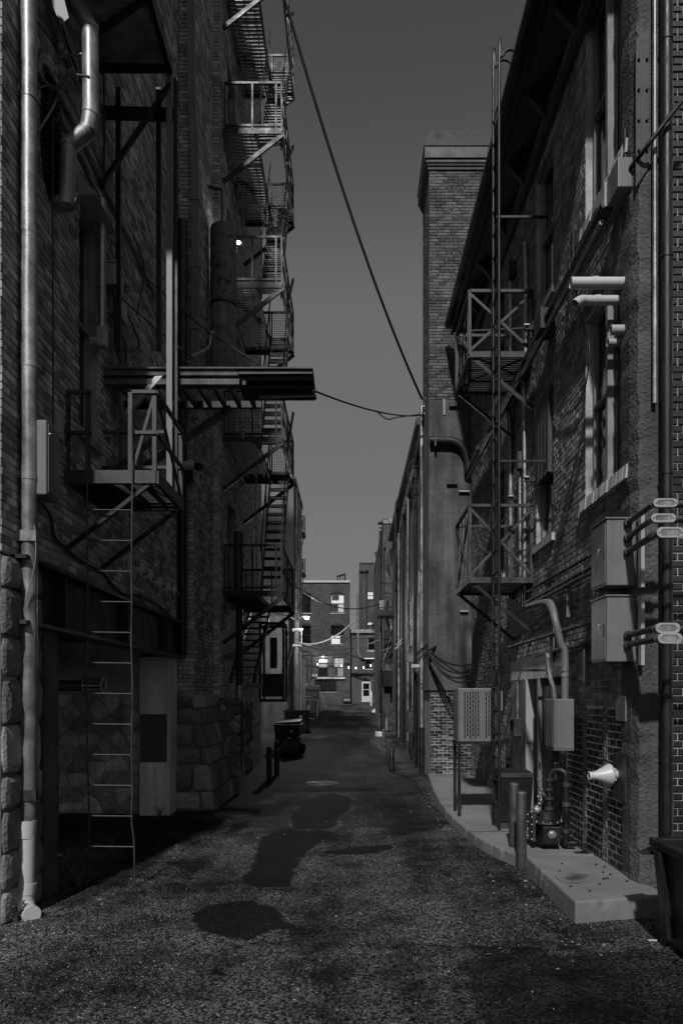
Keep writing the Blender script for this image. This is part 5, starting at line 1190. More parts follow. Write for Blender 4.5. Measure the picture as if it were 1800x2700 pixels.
# --- roof ladder with goosenecks
rl = thing('roof_ladder', 'tall black roof ladder with gooseneck tops hooked over the eave', 'ladder', (2.08, 10.1, .15))
for y, zt_ in ((9.86, 10.78),(10.26, 11.0)):
    mb = MB(); g = smooth_path([(2.08,y,.15),(2.08,y,5),(2.08,y,zt_+.0),(2.11,y,zt_+.22),(2.2,y,zt_+.33),(2.32,y,zt_+.3),(2.42,y,zt_+.1)], 6); mb.tube(g, .021, 10); part('side_rail', mb, m_iron, rl)
for z in np.arange(.5, 10.6, .33):
    mb = MB(); mb.tube([(2.08,9.86,z),(2.08,10.26,z)], .012, 6); part('rung', mb, m_iron, rl)
for z in (2.4, 5.4, 8.9):
    mb = MB(); mb.bar((2.08,10.06,z),(2.82,10.06,z), .03, .03); part('stand_off', mb, m_iron, rl)
# --- upright conduits
def WX(px, py, X=2.78): return W(px, py, X)
def upr(label, pts, r, mat, cl=(), **k):
    w_ = [WX(*p) for p in pts]; w_ = [(x, sum(q[1] for q in w_)/len(w_)+(0), z) for x, y, z in w_]
    d0 = sum(q[1] for q in w_)/len(w_); w_ = [(2.78-(0), d0+(i*0), H-(py-CY)*d0/F) for i, (px, py) in enumerate(pts)]
    w_ = [((px-CX)*d0/F if abs((px-CX)*d0/F-2.78) < .2 else 2.78, d0, z) for (px, py), (x, y, z) in zip(pts, w_)]
    return conduit(label, smooth_path(w_, 3), r, mat, clamps=[((2.78,d0,H-(c-CY)*d0/F),(0,0,1)) for c in cl], **k)
t = upr('bright conduit dropping from a weatherproof box past the upper balcony', [(1346,730),(1346,850),(1346,955)], .04, m_galv, (770,850))
mb = MB(); p = WX(1346,712,2.76); mb.box(p[0]-.06,p[0]+.06,p[1]-.08,p[1]+.08,p[2]-.14,p[2]+.14); part('weather_box', mb, m_steel, t, bev=.01)
upr('bright upright conduit reaching from below the upper balcony to the level conduits', [(1337,1060),(1339,1090),(1344,1130),(1345,1300),(1345,1580)], .042, m_galv, (1240,1310,1450))
upr('bent bright conduit passing the ladder beside the narrow windows', [(1383,640),(1386,720),(1385,930),(1376,985),(1380,1040),(1382,1200),(1382,1600)], .034, m_galv, (860,950,1255,1500))
upr('short conduit with a fuse box end next to the bent conduit', [(1370,1240),(1370,1400),(1372,1590)], .028, m_galv, (1300,1480))
mb = MB(); p = WX(1370,1215,2.76); mb.box(p[0]-.05,p[0]+.05,p[1]-.08,p[1]+.08,p[2]-.15,p[2]+.13); single('fuse_box', 'small dark fuse box atop the short conduit', 'box', mb, m_steel, bev=.01)
for k, (px, py) in enumerate(((1394,862),(1393,1262),(1352,1312))):
    p = WX(px, py, 2.72); t = thing('pipe_clamp', ['bright pipe clamp below the upper balcony','bright pipe clamp beside the short conduit','bright pipe clamp above the lower balcony'][k], 'clamp', p)
    mb = MB(); mb.box(p[0]-.06,p[0]+.11,p[1]-.03,p[1]+.03,p[2]-.05,p[2]+.02); part('block', mb, m_iron, t)
    mb = MB(); mb.tube([(p[0]-.09,p[1]-.04,p[2]+.01),(p[0]-.01,p[1]-.04,p[2]+.01)], .022, 8); part('nut', mb, m_galv, t)
# --- level conduits out of the big boxes
lc = [('topmost level conduit behind the big electrical boxes', [(1577,1453),(1480,1508),(1390,1560)], .022, m_steel, (1555,1475)),
      ('second level conduit behind the big electrical boxes', [(1577,1484),(1470,1542),(1386,1590)], .024, m_steel, (1540,1470)),
      ('third level conduit behind the big electrical boxes', [(1577,1500),(1470,1556),(1386,1600)], .026, m_steel, (1500,1450)),
      ('fourth level conduit, leaving the lower electrical box for the ladder', [(1577,1632),(1467,1668),(1341,1708)], .028, m_steel, (1508,1467,1430,1370))]
for lab, pts, r, mt, cl in lc:
    w_ = [W(a, b, 2.76) for a, b in pts]; zav = sum(p[2] for p in w_)/len(w_); w_ = [(2.76, y, zav+(z-zav)*.3) for x, y, z in w_]
    conduit(lab, w_, r, mt, clamps=[((2.76, DW(c,2.76), zav),(0,1,0)) for c in cl])
w_ = [W(1577,1690,2.74), W(1462,1714,2.74)]; zl = w_[0][2]; y1 = w_[1][1]
conduit('lowest level conduit that elbows down into the pale meter box', smooth_path([(2.74,7.4,zl),(2.74,y1-.15,zl),(2.74,y1+.05,zl-.03),(2.735,y1+.1,zl-.15)], 4), .033, m_steel, clamps=[((2.74,8.1,zl),(0,1,0))])
bx = thing('meter_box', 'grey meter box on pipes over the gas regulator', 'electrical box', (2.5, 8.55, 1.35))
mb = MB(); mb.box(2.455,2.70,8.5,8.86,1.37,2.0); part('case', mb, m_box, bx, bev=.008)
mb = MB(); mb.box(2.447,2.4535,8.53,8.83,1.41,1.96); part('door', mb, m_box, bx)
mb = MB(); mb.box(2.475,2.685,8.492,8.499,1.4,1.97); part('front_plate', mb, m_box, bx)
d = 8.66
mb = MB(); mb.tube(smooth_path([P(1441,1722,d),P(1444,1755,d),P(1450,1790,d),P(1458,1815,d),P(1461,1845,d)], 4), .03, 10); part('bent_conduit', mb, m_galv, bx)
mb = MB(); mb.tube([P(1443,1735,d), P(1445,1728,d)], .036, 10); part('coupling', mb, m_galv, bx)
mb = MB(); mb.tube(smooth_path([P(1390,1600,9.6),P(1440,1588,9.0),P(1454,1600,8.8),P(1464,1640,d),P(1478,1700,d),P(1488,1725,d),P(1488,1845,d)], 4), .045, 12); part('wide_conduit', mb, m_box, bx)
for py in (1660, 1765, 1780):
    p = P(1469 if py < 1700 else 1488, py, d); mb = MB(); mb.tube([(p[0],d,p[2]-.02),(p[0],d,p[2]+.02)], .052, 12); part('coupling', mb, m_galv_d, bx)
mb = MB(); mb.tube([(2.53,8.7,1.37),(2.53,8.7,1.0)], .035, 10); part('lower_pipe', mb, m_iron, bx)
for z in (1.25,1.2,1.12):
    mb = MB(); mb.tube([(2.53,8.7,z),(2.53,8.7,z+.02)], .046, 10); part('ring', mb, m_steel, bx)
for k, (y, z0, z1) in enumerate(((9.0,3.05,3.5),(8.35,2.15,2.65),(9.6,2.55,3.15))):
    mb = MB(); mb.box(2.78,2.822,y,y+.07,z0,z1); single('strut_channel', ['short upright strut behind the level conduits','short upright strut below the level conduits by the meter pipes','short upright strut near the bent grey pipe'][k], 'strut', mb, m_box)
# --- gas regulator
gr = thing('gas_regulator', 'cast-iron gas meter with pipework standing by the dark brick panels', 'gas meter', (2.5, 8.55, .195))
mb = MB(); mb.lathe([(0,0),(.13,0),(.155,.03),(.16,.25),(.19,.255),(.19,.275),(.165,.28),(.15,.31),(.10,.33),(.09,.40),(0,.40)], (2.44,8.75,.20), (0,0,1), 20); part('drum', mb, m_iron, gr)
mb = MB(); mb.box(2.34,2.56,8.565,8.60,.23,.44); part('front_boss', mb, m_iron, gr, bev=.012)
for g in np.linspace(0, 6.28, 13)[:-1]:
    mb = MB(); mb.lathe([(0,.022),(.011,.018),(.011,0)], (2.44+.178*math.cos(g), 8.75+.178*math.sin(g), .475), (0,0,1), 6); part('flange_bolt', mb, m_galv_d, gr)
mb = MB(); mb.lathe([(0,.02),(.05,.02),(.055,0)], (2.45,8.565,.34), (0,-1,0), 14); part('dial', mb, m_galv_d, gr)
mb = MB(); mb.box(2.23,2.27,8.62,8.88,.24,.58); part('face_plate', mb, m_steel, gr, bev=.01)
for z in (.27,.36,.45,.54):
    for y in (8.645,8.855):
        mb = MB(); mb.lathe([(0,.016),(.012,.012),(.012,0)], (2.23,y,z), (-1,0,0), 8); part('bolt', mb, m_galv, gr)
mb = MB(); mb.tube([(2.46,8.72,.58),(2.46,8.72,1.02)], .04, 12); part('riser', mb, m_iron, gr)
for z in (.62,.75,.86,.98):
    mb = MB(); mb.tube([(2.46,8.72,z),(2.46,8.72,z+.035)], .055, 12); part('flange', mb, m_steel, gr)
mb = MB(); mb.tube(smooth_path([(2.46,8.72,1.0),(2.47,8.72,1.07),(2.53,8.70,1.11),(2.60,8.66,1.11),(2.64,8.64,1.06),(2.645,8.64,.95),(2.645,8.64,.28),(2.66,8.64,.225),(2.76,8.64,.22)], 4), .042, 12); part('loop_pipe', mb, m_iron, gr)
for z in (.35,.68,.92):
    mb = MB(); mb.tube([(2.645,8.64,z),(2.645,8.64,z+.05)], .054, 12); part('coupling', mb, m_steel, gr)
mb = MB(); mb.lathe([(0,.09),(.05,.08),(.06,.02),(.03,0)], (2.33,8.70,.60), (-.7,0,.7), 12); part('valve', mb, m_galv, gr)
for k in range(6):
    mb = MB(); mb.lathe([(0,.02),(.016,.015),(.016,0)], (2.30+.02*(k % 3),8.66-.01*k,.66+.045*k), (-.6,-.5,.4), 8); part('fitting', mb, m_galv, gr)
mb = MB(); mb.tube([(2.40,8.68,.8),(2.32,8.66,.9),(2.30,8.66,1.02)], .012, 6); part('small_pipe', mb, m_galv_d, gr)
# --- bollards on the walk
for k, (x, y, z0, h) in enumerate(((2.0,8.25,-.02,.94),(2.04,8.8,.15,.80))):
    t = thing('bollard', ['grey steel bollard standing in the notch between the two slabs','grey steel bollard set in the walk just behind the notch one'][k], 'bollard', (x,y,z0), 'grey bollards on the walk')
    mb = MB(); mb.lathe([(.06,0),(.06,h-.012),(.053,h),(0,h+.004)], (x,y,z0), (0,0,1), 20); part('post', mb, m_steel, t)
    mb = MB(); mb.lathe([(.061,h-.03),(.063,h-.018),(.061,h-.010)], (x,y,z0), (0,0,1), 20); part('cap_rim', mb, m_galv_d, t)
# --- condenser on its stand
ac = thing('air_conditioner', 'pale condenser unit with slotted grille on a tall black stand', 'condenser', (2.05, 11.3, .15))
x0, x1, y0, y1, z0, z1 = 1.68, 2.36, 11.05, 11.50, 1.32, 2.14
mb = MB(); n = 6; pl = [(x1,y0,z0)]+[(x0+.07-.07*math.sin(g), y0+.07-.07*math.cos(g), z0) for g in np.linspace(0, math.pi/2, n)]+[(x0,y1,z0),(x1,y1,z0)]
mb.prism(pl, (0,0,z1-z0)); part('case', mb, m_box, ac, bev=.006)
mb = MB()
for c in list(range(6))+[8,9,10]:
    for r_ in range(10):
        x = x0+.10+c*.042; z = z0+.05+r_*.074+(.03 if c % 2 else 0); mb.box(x, x+.02, y0-.004, y0-.0005, z, min(z+.058, z1-.04))
part('grille_slots', mb, m_black, ac, kind='stuff')
mb = MB(); mb.box(x0+.35, x0+.352, y0-.005, y0-.0006, z0+.02, z1-.02); part('panel_seam', mb, m_black, ac)
mb = MB(); mb.box(x1-.14, x1+.02, y0-.02, y0-.005, z0+.48, z1-.03); part('service_panel', mb, m_box, ac)
mb = MB(); mb.box(x0+.02, x1-.02, y0+.02, y1-.02, z1+.001, z1+.012); part('lid', mb, m_box_l, ac)
mb = MB()
for p, q in (((x0,y0,z0-.025),(x1+.3,y0,z0-.025)),((x0,y1,z0-.025),(x1+.3,y1,z0-.025)),((x0,y0,z0-.025),(x0,y1,z0-.025))): mb.bar(p, q, .05, .05)
part('stand_frame', mb, m_iron, ac)
for p in ((x0+.02,y0),(x0+.02,y1),(x1+.2,y0),(x1+.2,y1)):
    mb = MB(); mb.bar((p[0],p[1],.15),(p[0],p[1],z0-.05), .045, .045); part('leg', mb, m_iron, ac)
# --- black bin
bn = thing('black_bin', 'black lidded bin tucked behind the bollards and the roof ladder', 'bin', (2.35, 9.7, .15))
bx0, bx1, by0, by1 = 2.10, 2.60, 10.02, 10.5
mb = MB(); mb.hexa([(bx0+.03,by0+.03,.22),(bx1-.03,by0+.03,.22),(bx1-.03,by1-.03,.22),(bx0+.03,by1-.03,.22)], [(bx0,by0,.86),(bx1,by0,.86),(bx1,by1,.86),(bx0,by1,.86)]); part('body', mb, m_black, bn, bev=.015)
mb = MB(); mb.hexa([(bx0-.02,by0-.02,.862),(bx1+.02,by0-.02,.862),(bx1+.02,by1+.02,.862),(bx0-.02,by1+.02,.862)], [(bx0-.005,by0-.005,.93),(bx1,by0-.005,.93),(bx1,by1,.96),(bx0-.005,by1,.96)]); part('lid', mb, m_iron, bn, bev=.01)
mb = MB(); mb.box(bx0-.01, bx1, by0-.015, by0+.3, .15, .215); part('base', mb, m_steel, bn)
# --- meter on the infill panel
sm_ = thing('wall_meter', 'small boxed meter on the grey panel by the doorway', 'meter', (2.78, 11.9, 1.35))
mb = MB(); mb.box(2.70,2.819,11.62,11.95,1.36,1.66); part('case', mb, m_steel, sm_, bev=.01)
mb = MB(); mb.box(2.692,2.699,11.70,11.86,1.46,1.62); part('window', mb, m_glass, sm_)
conduit('thin conduit rising from the boxed meter beside the doorway', [(2.79,11.78,1.66),(2.79,11.78,2.28)], .02, m_galv)
# --- white funnel vent
fv = thing('funnel_vent', 'white funnel-shaped vent horn on a dark plate in the brick', 'vent', (2.6, 7.4, 1.1))
yf = 7.40; zf = P(0,2042,yf)[2]
mb = MB(); mb.box(XR-.035, XR+.0, yf-.20, yf+.12, zf-.26, zf+.22); part('plate', mb, m_door, fv)
mb = MB(); mb.lathe([(.045,0),(.05,.004),(.055,.04),(.07,.06)], (XR-.036,yf,zf), (-1,0,0), 20); part('collar', mb, m_pvc, fv)
mb = MB(); mb.lathe([(.0,.06),(.11,.06),(.118,.075),(.118,.09),(.045,.23),(.042,.28),(.05,.30),(.04,.30),(.03,.2)], (XR-.036,yf,zf), (-1,0,-.05), 24); part('horn', mb, m_pvc, fv)
for g in (0.5, 2.2, 3.8, 5.4):
    mb = MB(); mb.bar((XR-.07,yf+.075*math.cos(g),zf+.075*math.sin(g)),(XR-.11,yf+.075*math.cos(g),zf+.075*math.sin(g)), .02, .02); part('spacer', mb, m_pvc, fv)
mb = MB(); a = W(1628,1834,2.82); b = W(1653,1902,2.82); mb.box(2.795,2.826,b[1],a[1],b[2]+.0,a[2]); single('blank_plate', 'blank grey metal plate on the black brick panel above the funnel vent', 'plate', mb, m_box)
# --- near dumpster at the frame edge
dm = thing('dumpster', 'black steel dumpster beside the end of the raised slab', 'dumpster', (3.1, 5.4, 0))
mb = MB(); X0, X1, YA, YB = 2.50, 3.9, 3.6, 5.80
mb.hexa([(X0+.08,YA,.02),(X1,YA,.02),(X1,YB-.06,.02),(X0+.08,YB-.06,.02)], [(X0,YA,.80),(X1,YA,.80),(X1,YB,.80),(X0,YB,.80)]); part('body', mb, m_black, dm, bev=.015)
mb = MB(); mb.box(X0-.03,X1,YB-.06,YB+.03,.80,.87); mb.box(X0-.03,X0+.05,YA,YB-.06,.80,.87); part('rim', mb, m_iron, dm, bev=.008)
for y in (4.2, 5.0, 5.6):
    mb = MB(); mb.hexa([(X0+.02,y,.1),(X0+.08,y,.1),(X0+.08,y+.09,.1),(X0+.02,y+.09,.1)], [(X0-.055,y,.79),(X0,y,.79),(X0,y+.09,.79),(X0-.055,y+.09,.79)]); part('rib', mb, m_black, dm)
mb = MB(); mb.hexa([(X0+.25,YB-.25,.871),(X1,YB-.25,.871),(X1,YB-.1,.871),(X0+.25,YB-.1,.871)], [(X0+.3,YB-.2,1.15),(X1,YB-.2,1.15),(X1,YB-.16,1.15),(X0+.3,YB-.16,1.15)]); part('lid_edge', mb, m_iron, dm)
mb = MB(); mb.prism([(2.42,YB+.031,.72),(2.62,YB+.031,.80),(2.62,YB+.031,.72)], (0,.12,0)); part('lifting_lug', mb, m_iron, dm)

# --- clutter along the sheet-metal building
XB = 1.86
def dpx(px, X=XB): return DW(px, X)
conduit('bright silver standpipe rising beside the concrete chimney base', [(1.845,18.35,9.6),(1.845,18.35,1.2)], .052, m_galv, clamps=[((1.845,18.35,z),(0,0,1)) for z in (2.6,4.2,6.0,7.8)], name='standpipe', cat='pipe', n=14)
conduit('black lower length below the bright silver standpipe', [(1.845,18.35,1.2),(1.845,18.35,0)], .075, m_iron, name='standpipe', cat='pipe', n=14)
for k, (px, zt_, zb_, r, mt) in enumerate(((1075,8.6,.6,.035,m_galv_d),(1062,8.4,.3,.05,m_iron),(1051,8.2,.3,.04,m_galv_d),(1044,7.6,.4,.05,m_iron),(1095,8.8,.2,.05,m_iron),(1087,5.0,1.3,.03,m_galv))):
    d = dpx(px, 1.82)
    conduit(['slim grey pipe up the sheet-metal building with a broken foot','thick black pipe up the sheet-metal building','grey pipe two along from the thick black one','far thick pipe at the end of the sheet-metal building','black pipe closest to the silver standpipe','short bright pipe low on the sheet-metal building'][k], [(1.82,d,zt_),(1.82,d,gz(d)+zb_-.1)], r, mt, name='wall_pipe', cat='pipe')
gp = thing('gooseneck_pipe', 'black gooseneck vent pipe standing above the sheet-metal roof', 'pipe', P(1042,1460,27))
mb = MB(); mb.tube(smooth_path([P(a,b,27) for a,b in ((1042,1560),(1042,1400),(1044,1335),(1052,1312),(1066,1300),(1076,1298))], 5), .055, 10); part('pipe', mb, m_iron, gp)
mb = MB(); mb.tube(smooth_path([P(a,b,27.2) for a,b in ((1055,1375),(1047,1362),(1048,1350),(1058,1346))], 4), .02, 6); part('loop', mb, m_cable, gp)
bc = thing('cable_bundle', 'sagging bundle of black cables along the sheet-metal roof edge', 'cables', P(1080,1300,20))
rb = random.Random(9)
for k in range(7):
    o = k*2.2; mb = MB()
    pts = [((1122+rb.uniform(-6,5)-CX)*17.9/F, 17.9, P(0,1050+o*3,17.9)[2]), P(1095+rb.uniform(-5,4),1190+o*4,20.2), P(1078+rb.uniform(-5,3),1285+rb.uniform(-14,22),22.5), P(1062+rb.uniform(-4,3),1372+rb.uniform(-14,18),25.5), P(1046+rb.uniform(-3,3),1440+rb.uniform(-8,18),29)]
    mb.tube(smooth_path(pts, 6), .022, 6); part('cable', mb, m_cable if k % 3 else m_galv_d, bc)
for k, (px, py, d, w_, h_) in enumerate(((1098,1270,19.5,.35,.55),(1090,1250,19.6,.28,.5),(1085,1300,20.5,.22,.3))):
    c = Vector(P(px, py, d)); mb = MB(); mb.tube([c+Vector((math.cos(g)*w_*.6,0,math.sin(g)*h_*.8)) for g in np.linspace(0, 6.28, 20)], .016, 6); part('coil', mb, m_cable, bc)
for k in range(4):
    pts = [P(a, b, 31) for a, b in ((1040+k*2,1440),(1022+k*4,1460+k*5),(1018+k*3,1495),(1024+k*2,1515+k*4),(1030,1525))]
    mb = MB(); mb.tube(smooth_path(pts, 5), .022, 6); part('hanging_loop', mb, m_cable, bc)
bk = thing('cable_bundle', 'black cables drooping across the chimney foot to the roof ladder', 'cables', P(1180,1780,16.5))
for k, (a, b, s_) in enumerate((((1128,1712),(1240,1752),.15),((1128,1716),(1240,1765),.25),((1128,1722),(1240,1775),.3),((1128,1712),(1240,1782),.1),((1128,1718),(1240,1795),.28))):
    mb = MB(); mb.tube(sag(P(a[0],a[1],16.7), P(b[0],b[1],15.6), s_), .022, 6); part('cable', mb, m_cable, bk)
for k in range(7):
    c = P(1105+rb.uniform(-8,20), 1728+rb.uniform(-20,12), 17.6); mb = MB(); mb.tube(smooth_path([c, (c[0]+.12,c[1]-.3,c[2]+.15), (c[0]+.25,c[1]-.6,c[2]+.05), P(1128,1715,16.72)], 4), .018, 6); part('tail', mb, m_cable, bk)
eb('service_box', 'small grey service box on the sheet-metal building above the wall light', 1.70, 1.86, 21.0, 21.3, P(0,1746,21)[2], P(0,1722,21)[2])
wl_ = thing('wall_light', 'unlit white strip light on the sheet-metal building', 'light', P(1097,1756,19.5))
p = P(1097,1756,19.5); mb = MB(); mb.box(p[0]-.14,p[0]+.14,19.42,19.55,p[2]-.045,p[2]+.045); part('housing', mb, m_white, wl_)
mb = MB(); mb.lathe([(.05,0),(.06,-.06),(.06,-.14),(.04,-.16)], (p[0]+.03,19.5,p[2]-.05), (0,0,1), 12); part('sensor', mb, m_galv_d, wl_)
mb = MB(); d = 21.5; a = P(1108,1500,18.75); mb.box(a[0]-.045,a[0]+.045,18.72,18.78,P(0,1563,18.75)[2],P(0,1508,18.75)[2]); single('pale_panel', 'narrow pale panel strip beside the silver standpipe', 'panel', mb, m_white)
eb('service_box', 'tall dark service box low on the sheet-metal building', 1.68, 1.84, 20.6, 21.0, P(0,1932,20.6)[2], P(0,1875,20.6)[2], m_steel)
for k, (px, yb, yt, d) in enumerate(((1012,1985,1937,25),(1024,2022,1968,20.5),(1032,2050,1985,18.6),(1000,1957,1902,30))):
    x = (px-CX)*d/F; g = gz(d); t = thing('bollard', ['thin bollard by the kerb block past the sheet-metal building','dark bollard among the pipe feet of the sheet-metal building','stout dark bollard closest to the chimney along the sheet-metal building','tall grey bollard on a small kerb block far down the alley'][k], 'bollard', (x,d,g), 'bollards along the sheet-metal building')
    h = (yb-yt)*d/F; mb = MB(); mb.lathe([(.075,0),(.075,h-.02),(.06,h),(0,h+.01)], (x,d,g), (0,0,1), 14); part('post', mb, m_iron if k in (1,2) else m_steel, t)
    mb = MB(); mb.lathe([(.078,h*.86),(.078,h*.93)], (x,d,g), (0,0,1), 14); part('band', mb, m_steel, t)
mb = MB(); a = P(1002,1962,29.5); mb.box(a[0]-.2,a[0]+.2,29.3,29.8,gz(29.5)-.1,gz(29.5)+.16); single('kerb_block', 'pale kerb block under the tall grey bollard', 'kerb', mb, m_conc, bev=.01)
for k, (px0, px1, py0, py1, d, mt) in enumerate(((1004,1020,1895,1925,28,m_box_l),(1028,1042,1875,1915,26,m_steel),(1010,1028,1830,1875,30,m_steel))):
    a, b = P(px0,py0,d), P(px1,py1,d); eb('service_box', ['pale low service box among the pipe feet','dark service box between pipes beyond the bollards','dark service box above the pale low one'][k], max(a[0],1.4), b[0], d, d+.3, b[2], a[2], mt)
# far balcony, ribbed unit, pole on the narrow building
fb = thing('iron_balcony', 'far black balcony with upright bars on the narrow brick building', 'balcony', P(1030,1620,31))
zf, zr = P(0,1608,31)[2], P(0,1538,31)[2]; xa, xb = P(997,0,31)[0], 1.93+.4
mb = MB(); mb.box(xa, xb, 30.9, 32.3, P(0,1624,31)[2], zf); part('floor', mb, m_iron, fb)
for z in (zr, (zr+zf)/2+.15, zf+.1):
    mb = MB(); mb.bar((xa,31,z),(xb,31,z), .05, .05); part('rail', mb, m_iron, fb)
for x in np.linspace(xa+.03, xb, 11):
    mb = MB(); mb.bar((x,31,zf),(x,31,zr), .028, .028); part('baluster', mb, m_iron, fb)
for k in range(3):
    mb = MB(); mb.bar((xa+.2+k*.12,31+k*.4,zf-.2),(1.9,31+k*.4,zf-1.6), .06, .06); part('bracket', mb, m_iron, fb)
mb = MB(); q = P(1006,1596,31.3); mb.lathe([(0,0),(.18,0),(.2,.45),(.21,.46),(0,.46)], (q[0]+.1,31.4,zf), (0,0,1), 14); single('plastic_tub', 'pale tub standing on the far balcony', 'tub', mb, m_pvc_g)
ru = thing('ribbed_unit', 'black ribbed wall unit hanging low on the narrow building', 'unit', P(1014,1810,34))
a, b = P(996,1767,32.8), P(1034,1811,32.8); mb = MB(); mb.box(a[0],b[0],32.2,32.8,b[2],a[2]); part('case', mb, m_black, ru, bev=.015)
for k in range(9):
    x = a[0]+.06+k*(b[0]-a[0]-.2)/8; mb = MB(); mb.box(x,x+.02,32.17,32.199,b[2]+.05,a[2]-.05); part('rib', mb, m_iron, ru)
conduit('tall black vent pole with a capped top in front of the narrow building', [P(1003,1400,32),P(1003,1960,32)], .07, m_iron, name='vent_pole', cat='pipe', clamps=[(P(1003,1392,32),(0,0,1))])
vpole = bpy.data.objects['vent_pole']; wc = P(1003,1384,32); mb = MB(); mb.lathe([(.05,0),(.13,.03),(.13,.1),(.05,.15)], wc, (0,0,1), 12); mb.tube(smooth_path([P(1003,1380,32),P(1012,1369,32.2),P(1024,1372,32.4),P(1029,1390,32.6)], 5), .015, 6); part('cap', mb, m_iron, vpole)
for k, pts in enumerate(([(1010,1740),(1018,1725),(1024,1700),(1028,1690),(1032,1650)],[(1014,1730),(1022,1715),(1034,1700)],[(1004,1718),(1018,1712),(1030,1708)],[(1045,1700),(1058,1686),(1075,1668)],[(1042,1712),(1056,1696),(1073,1680)],[(1080,1645),(1092,1622)],[(1084,1648),(1100,1630),(1108,1612)])):
    d = (33,32.8,32.5,26,26,22,21.5)[k]; mb = MB(); mb.tube(smooth_path([P(a,b,d) for a,b in pts],4), .03, 6)
    single('loose_pipe', ['kinked pale pipe run on the narrow building','short bright pipe on the narrow building','level pale pipe by the ribbed unit','slanting bright pipe on the sheet-metal wall','second slanting pipe under the bright one','short slanting rod high on the sheet-metal wall','jointed slanting pipe next to the short rod'][k], 'pipe', mb, m_galv if k % 2 else m_pvc_g)
# ================================================================== street lamp, dumpsters and other things down the alley
sl_ = thing('street_lamp', 'utility pole with a lit street lamp arm by the plaster building', 'street lamp', (-2.46, 32, gz(32)))
px_, d = 782, 32.0; X = (px_-CX)*d/F
mb = MB(); mb.tube([(X,d,gz(d)-.3),(X,d,P(0,1618,d)[2])], [.16,.12], 14); part('pole', mb, M('weathered_timber_pole', .10, .8, var=.4, scale=3, fine=30, bmp=.5, streak=.5), sl_)
lampP = P(808,1625,d-2.0)
mb = MB(); mb.tube(smooth_path([P(784,1640,d),P(790,1630,d-.6),P(798,1624,d-1.4),P(806,1623,d-2.0)], 4), .03, 8); arm = part('arm', mb, m_galv, sl_)
mb = MB(); mb.lathe([(.03,.10),(.10,.06),(.13,.0),(.12,-.02)], lampP, (0,0,1), 14); part('shade', mb, m_galv, arm)
mb = MB(); mb.lathe([(0,-.13),(.07,-.11),(.115,-.03),(.115,-.01)], lampP, (0,0,1), 14); part('lens', mb, m_lamp, arm)
mb = MB(); mb.tube(smooth_path([P(779,1640,d),P(772,1630,d),P(760,1626,d),P(750,1626,d)], 4), .03, 8); part('second_arm', mb, m_galv, sl_)
for py in (1660, 1702):
    mb = MB(); c = P(782,py,d); mb.box(c[0]-.17,c[0]+.3,d-.16,d-.1,c[2]-.04,c[2]+.04); part('crossarm', mb, m_galv_d, sl_)
for px2, py in ((790,1662),(773,1662),(793,1702)):
    mb = MB(); mb.lathe([(0,-.06),(.05,-.03),(.03,0),(.05,.03),(0,.06)], P(px2,py,d-.13), (0,0,1), 8); part('insulator', mb, m_box_l, sl_)
for x0, (a, b) in ((795,(1650,1900)),):
    mb = MB(); mb.tube([P(x0,1660,d-.1),P(x0,1705,d-.1)], .025, 6); part('drop_wire_guard', mb, m_galv, sl_)
L_ = bpy.data.lights.new('street_lamp_light', 'POINT'); L_.energy = 420; L_.shadow_soft_size = .12
o = bpy.data.objects.new('street_lamp_light', L_); C.objects.link(o); o.parent = sl_; o.location = (lampP[0]-sl_.location[0], lampP[1]-sl_.location[1], lampP[2]-.25-sl_.location[2])
# bent service pipes behind the pole
for k, pts in enumerate(([(792,1718),(806,1716),(815,1718),(820,1728),(820,1795)],[(792,1733),(803,1733),(808,1738),(810,1748),(810,1790),(817,1800)])):
    dd = 44; mb = MB(); mb.tube(smooth_path([P(a,b,dd) for a,b in pts],5), .07, 8); single('bent_pipe', ['taller bent white service pipe beyond the street lamp','shorter bent service pipe inside the taller white one'][k], 'pipe', mb, m_galv)
conduit('thin white upright mast between the pole and the utility cabinet', [P(793,1718,36),P(793,1878,36)], .045, m_white, name='mast', cat='pole')
# L4 balconies
for k, (py0, py1) in enumerate(((1362,1410),(1475,1515))):
    dd = 37.5; t = thing('iron_balcony', ['higher small balcony on the far corner of the plaster building','lower small balcony on the far corner of the plaster building'][k], 'balcony', (-2.5, dd, P(0,py1,dd)[2]), 'small balconies on the plaster building')
    xa, xb = -2.66, P(805,0,dd)[0]; z0, z1 = P(0,py1-3,dd)[2], P(0,py0+4,dd)[2]
    mb = MB(); mb.box(xa, xb, dd-.4, dd+.5, z0-.15, z0); part('floor', mb, m_iron, t)
    for z in (z1, (z0+z1)/2):
        mb = MB(); mb.bar((xa,dd-.4,z),(xb,dd-.4,z), .04, .04); part('rail', mb, m_iron, t)
    for x in (xa+.02, (xa+xb)/2, xb):
        mb = MB(); mb.bar((x,dd-.4,z0),(x,dd-.4,z1), .04, .04); part('post', mb, m_iron, t)
    for p, q in (((xa,dd-.41,z0),(xb,dd-.41,z1)),((xa,dd-.39,z1),(xb,dd-.39,z0))):
        mb = MB(); mb.bar(p, q, .03, .03); part('cross_brace', mb, m_iron, t)
    mb = MB(); mb.bar((xb-.05,dd,z0-.15),(xa,dd,z0-.8), .04, .04); part('bracket', mb, m_iron, t)
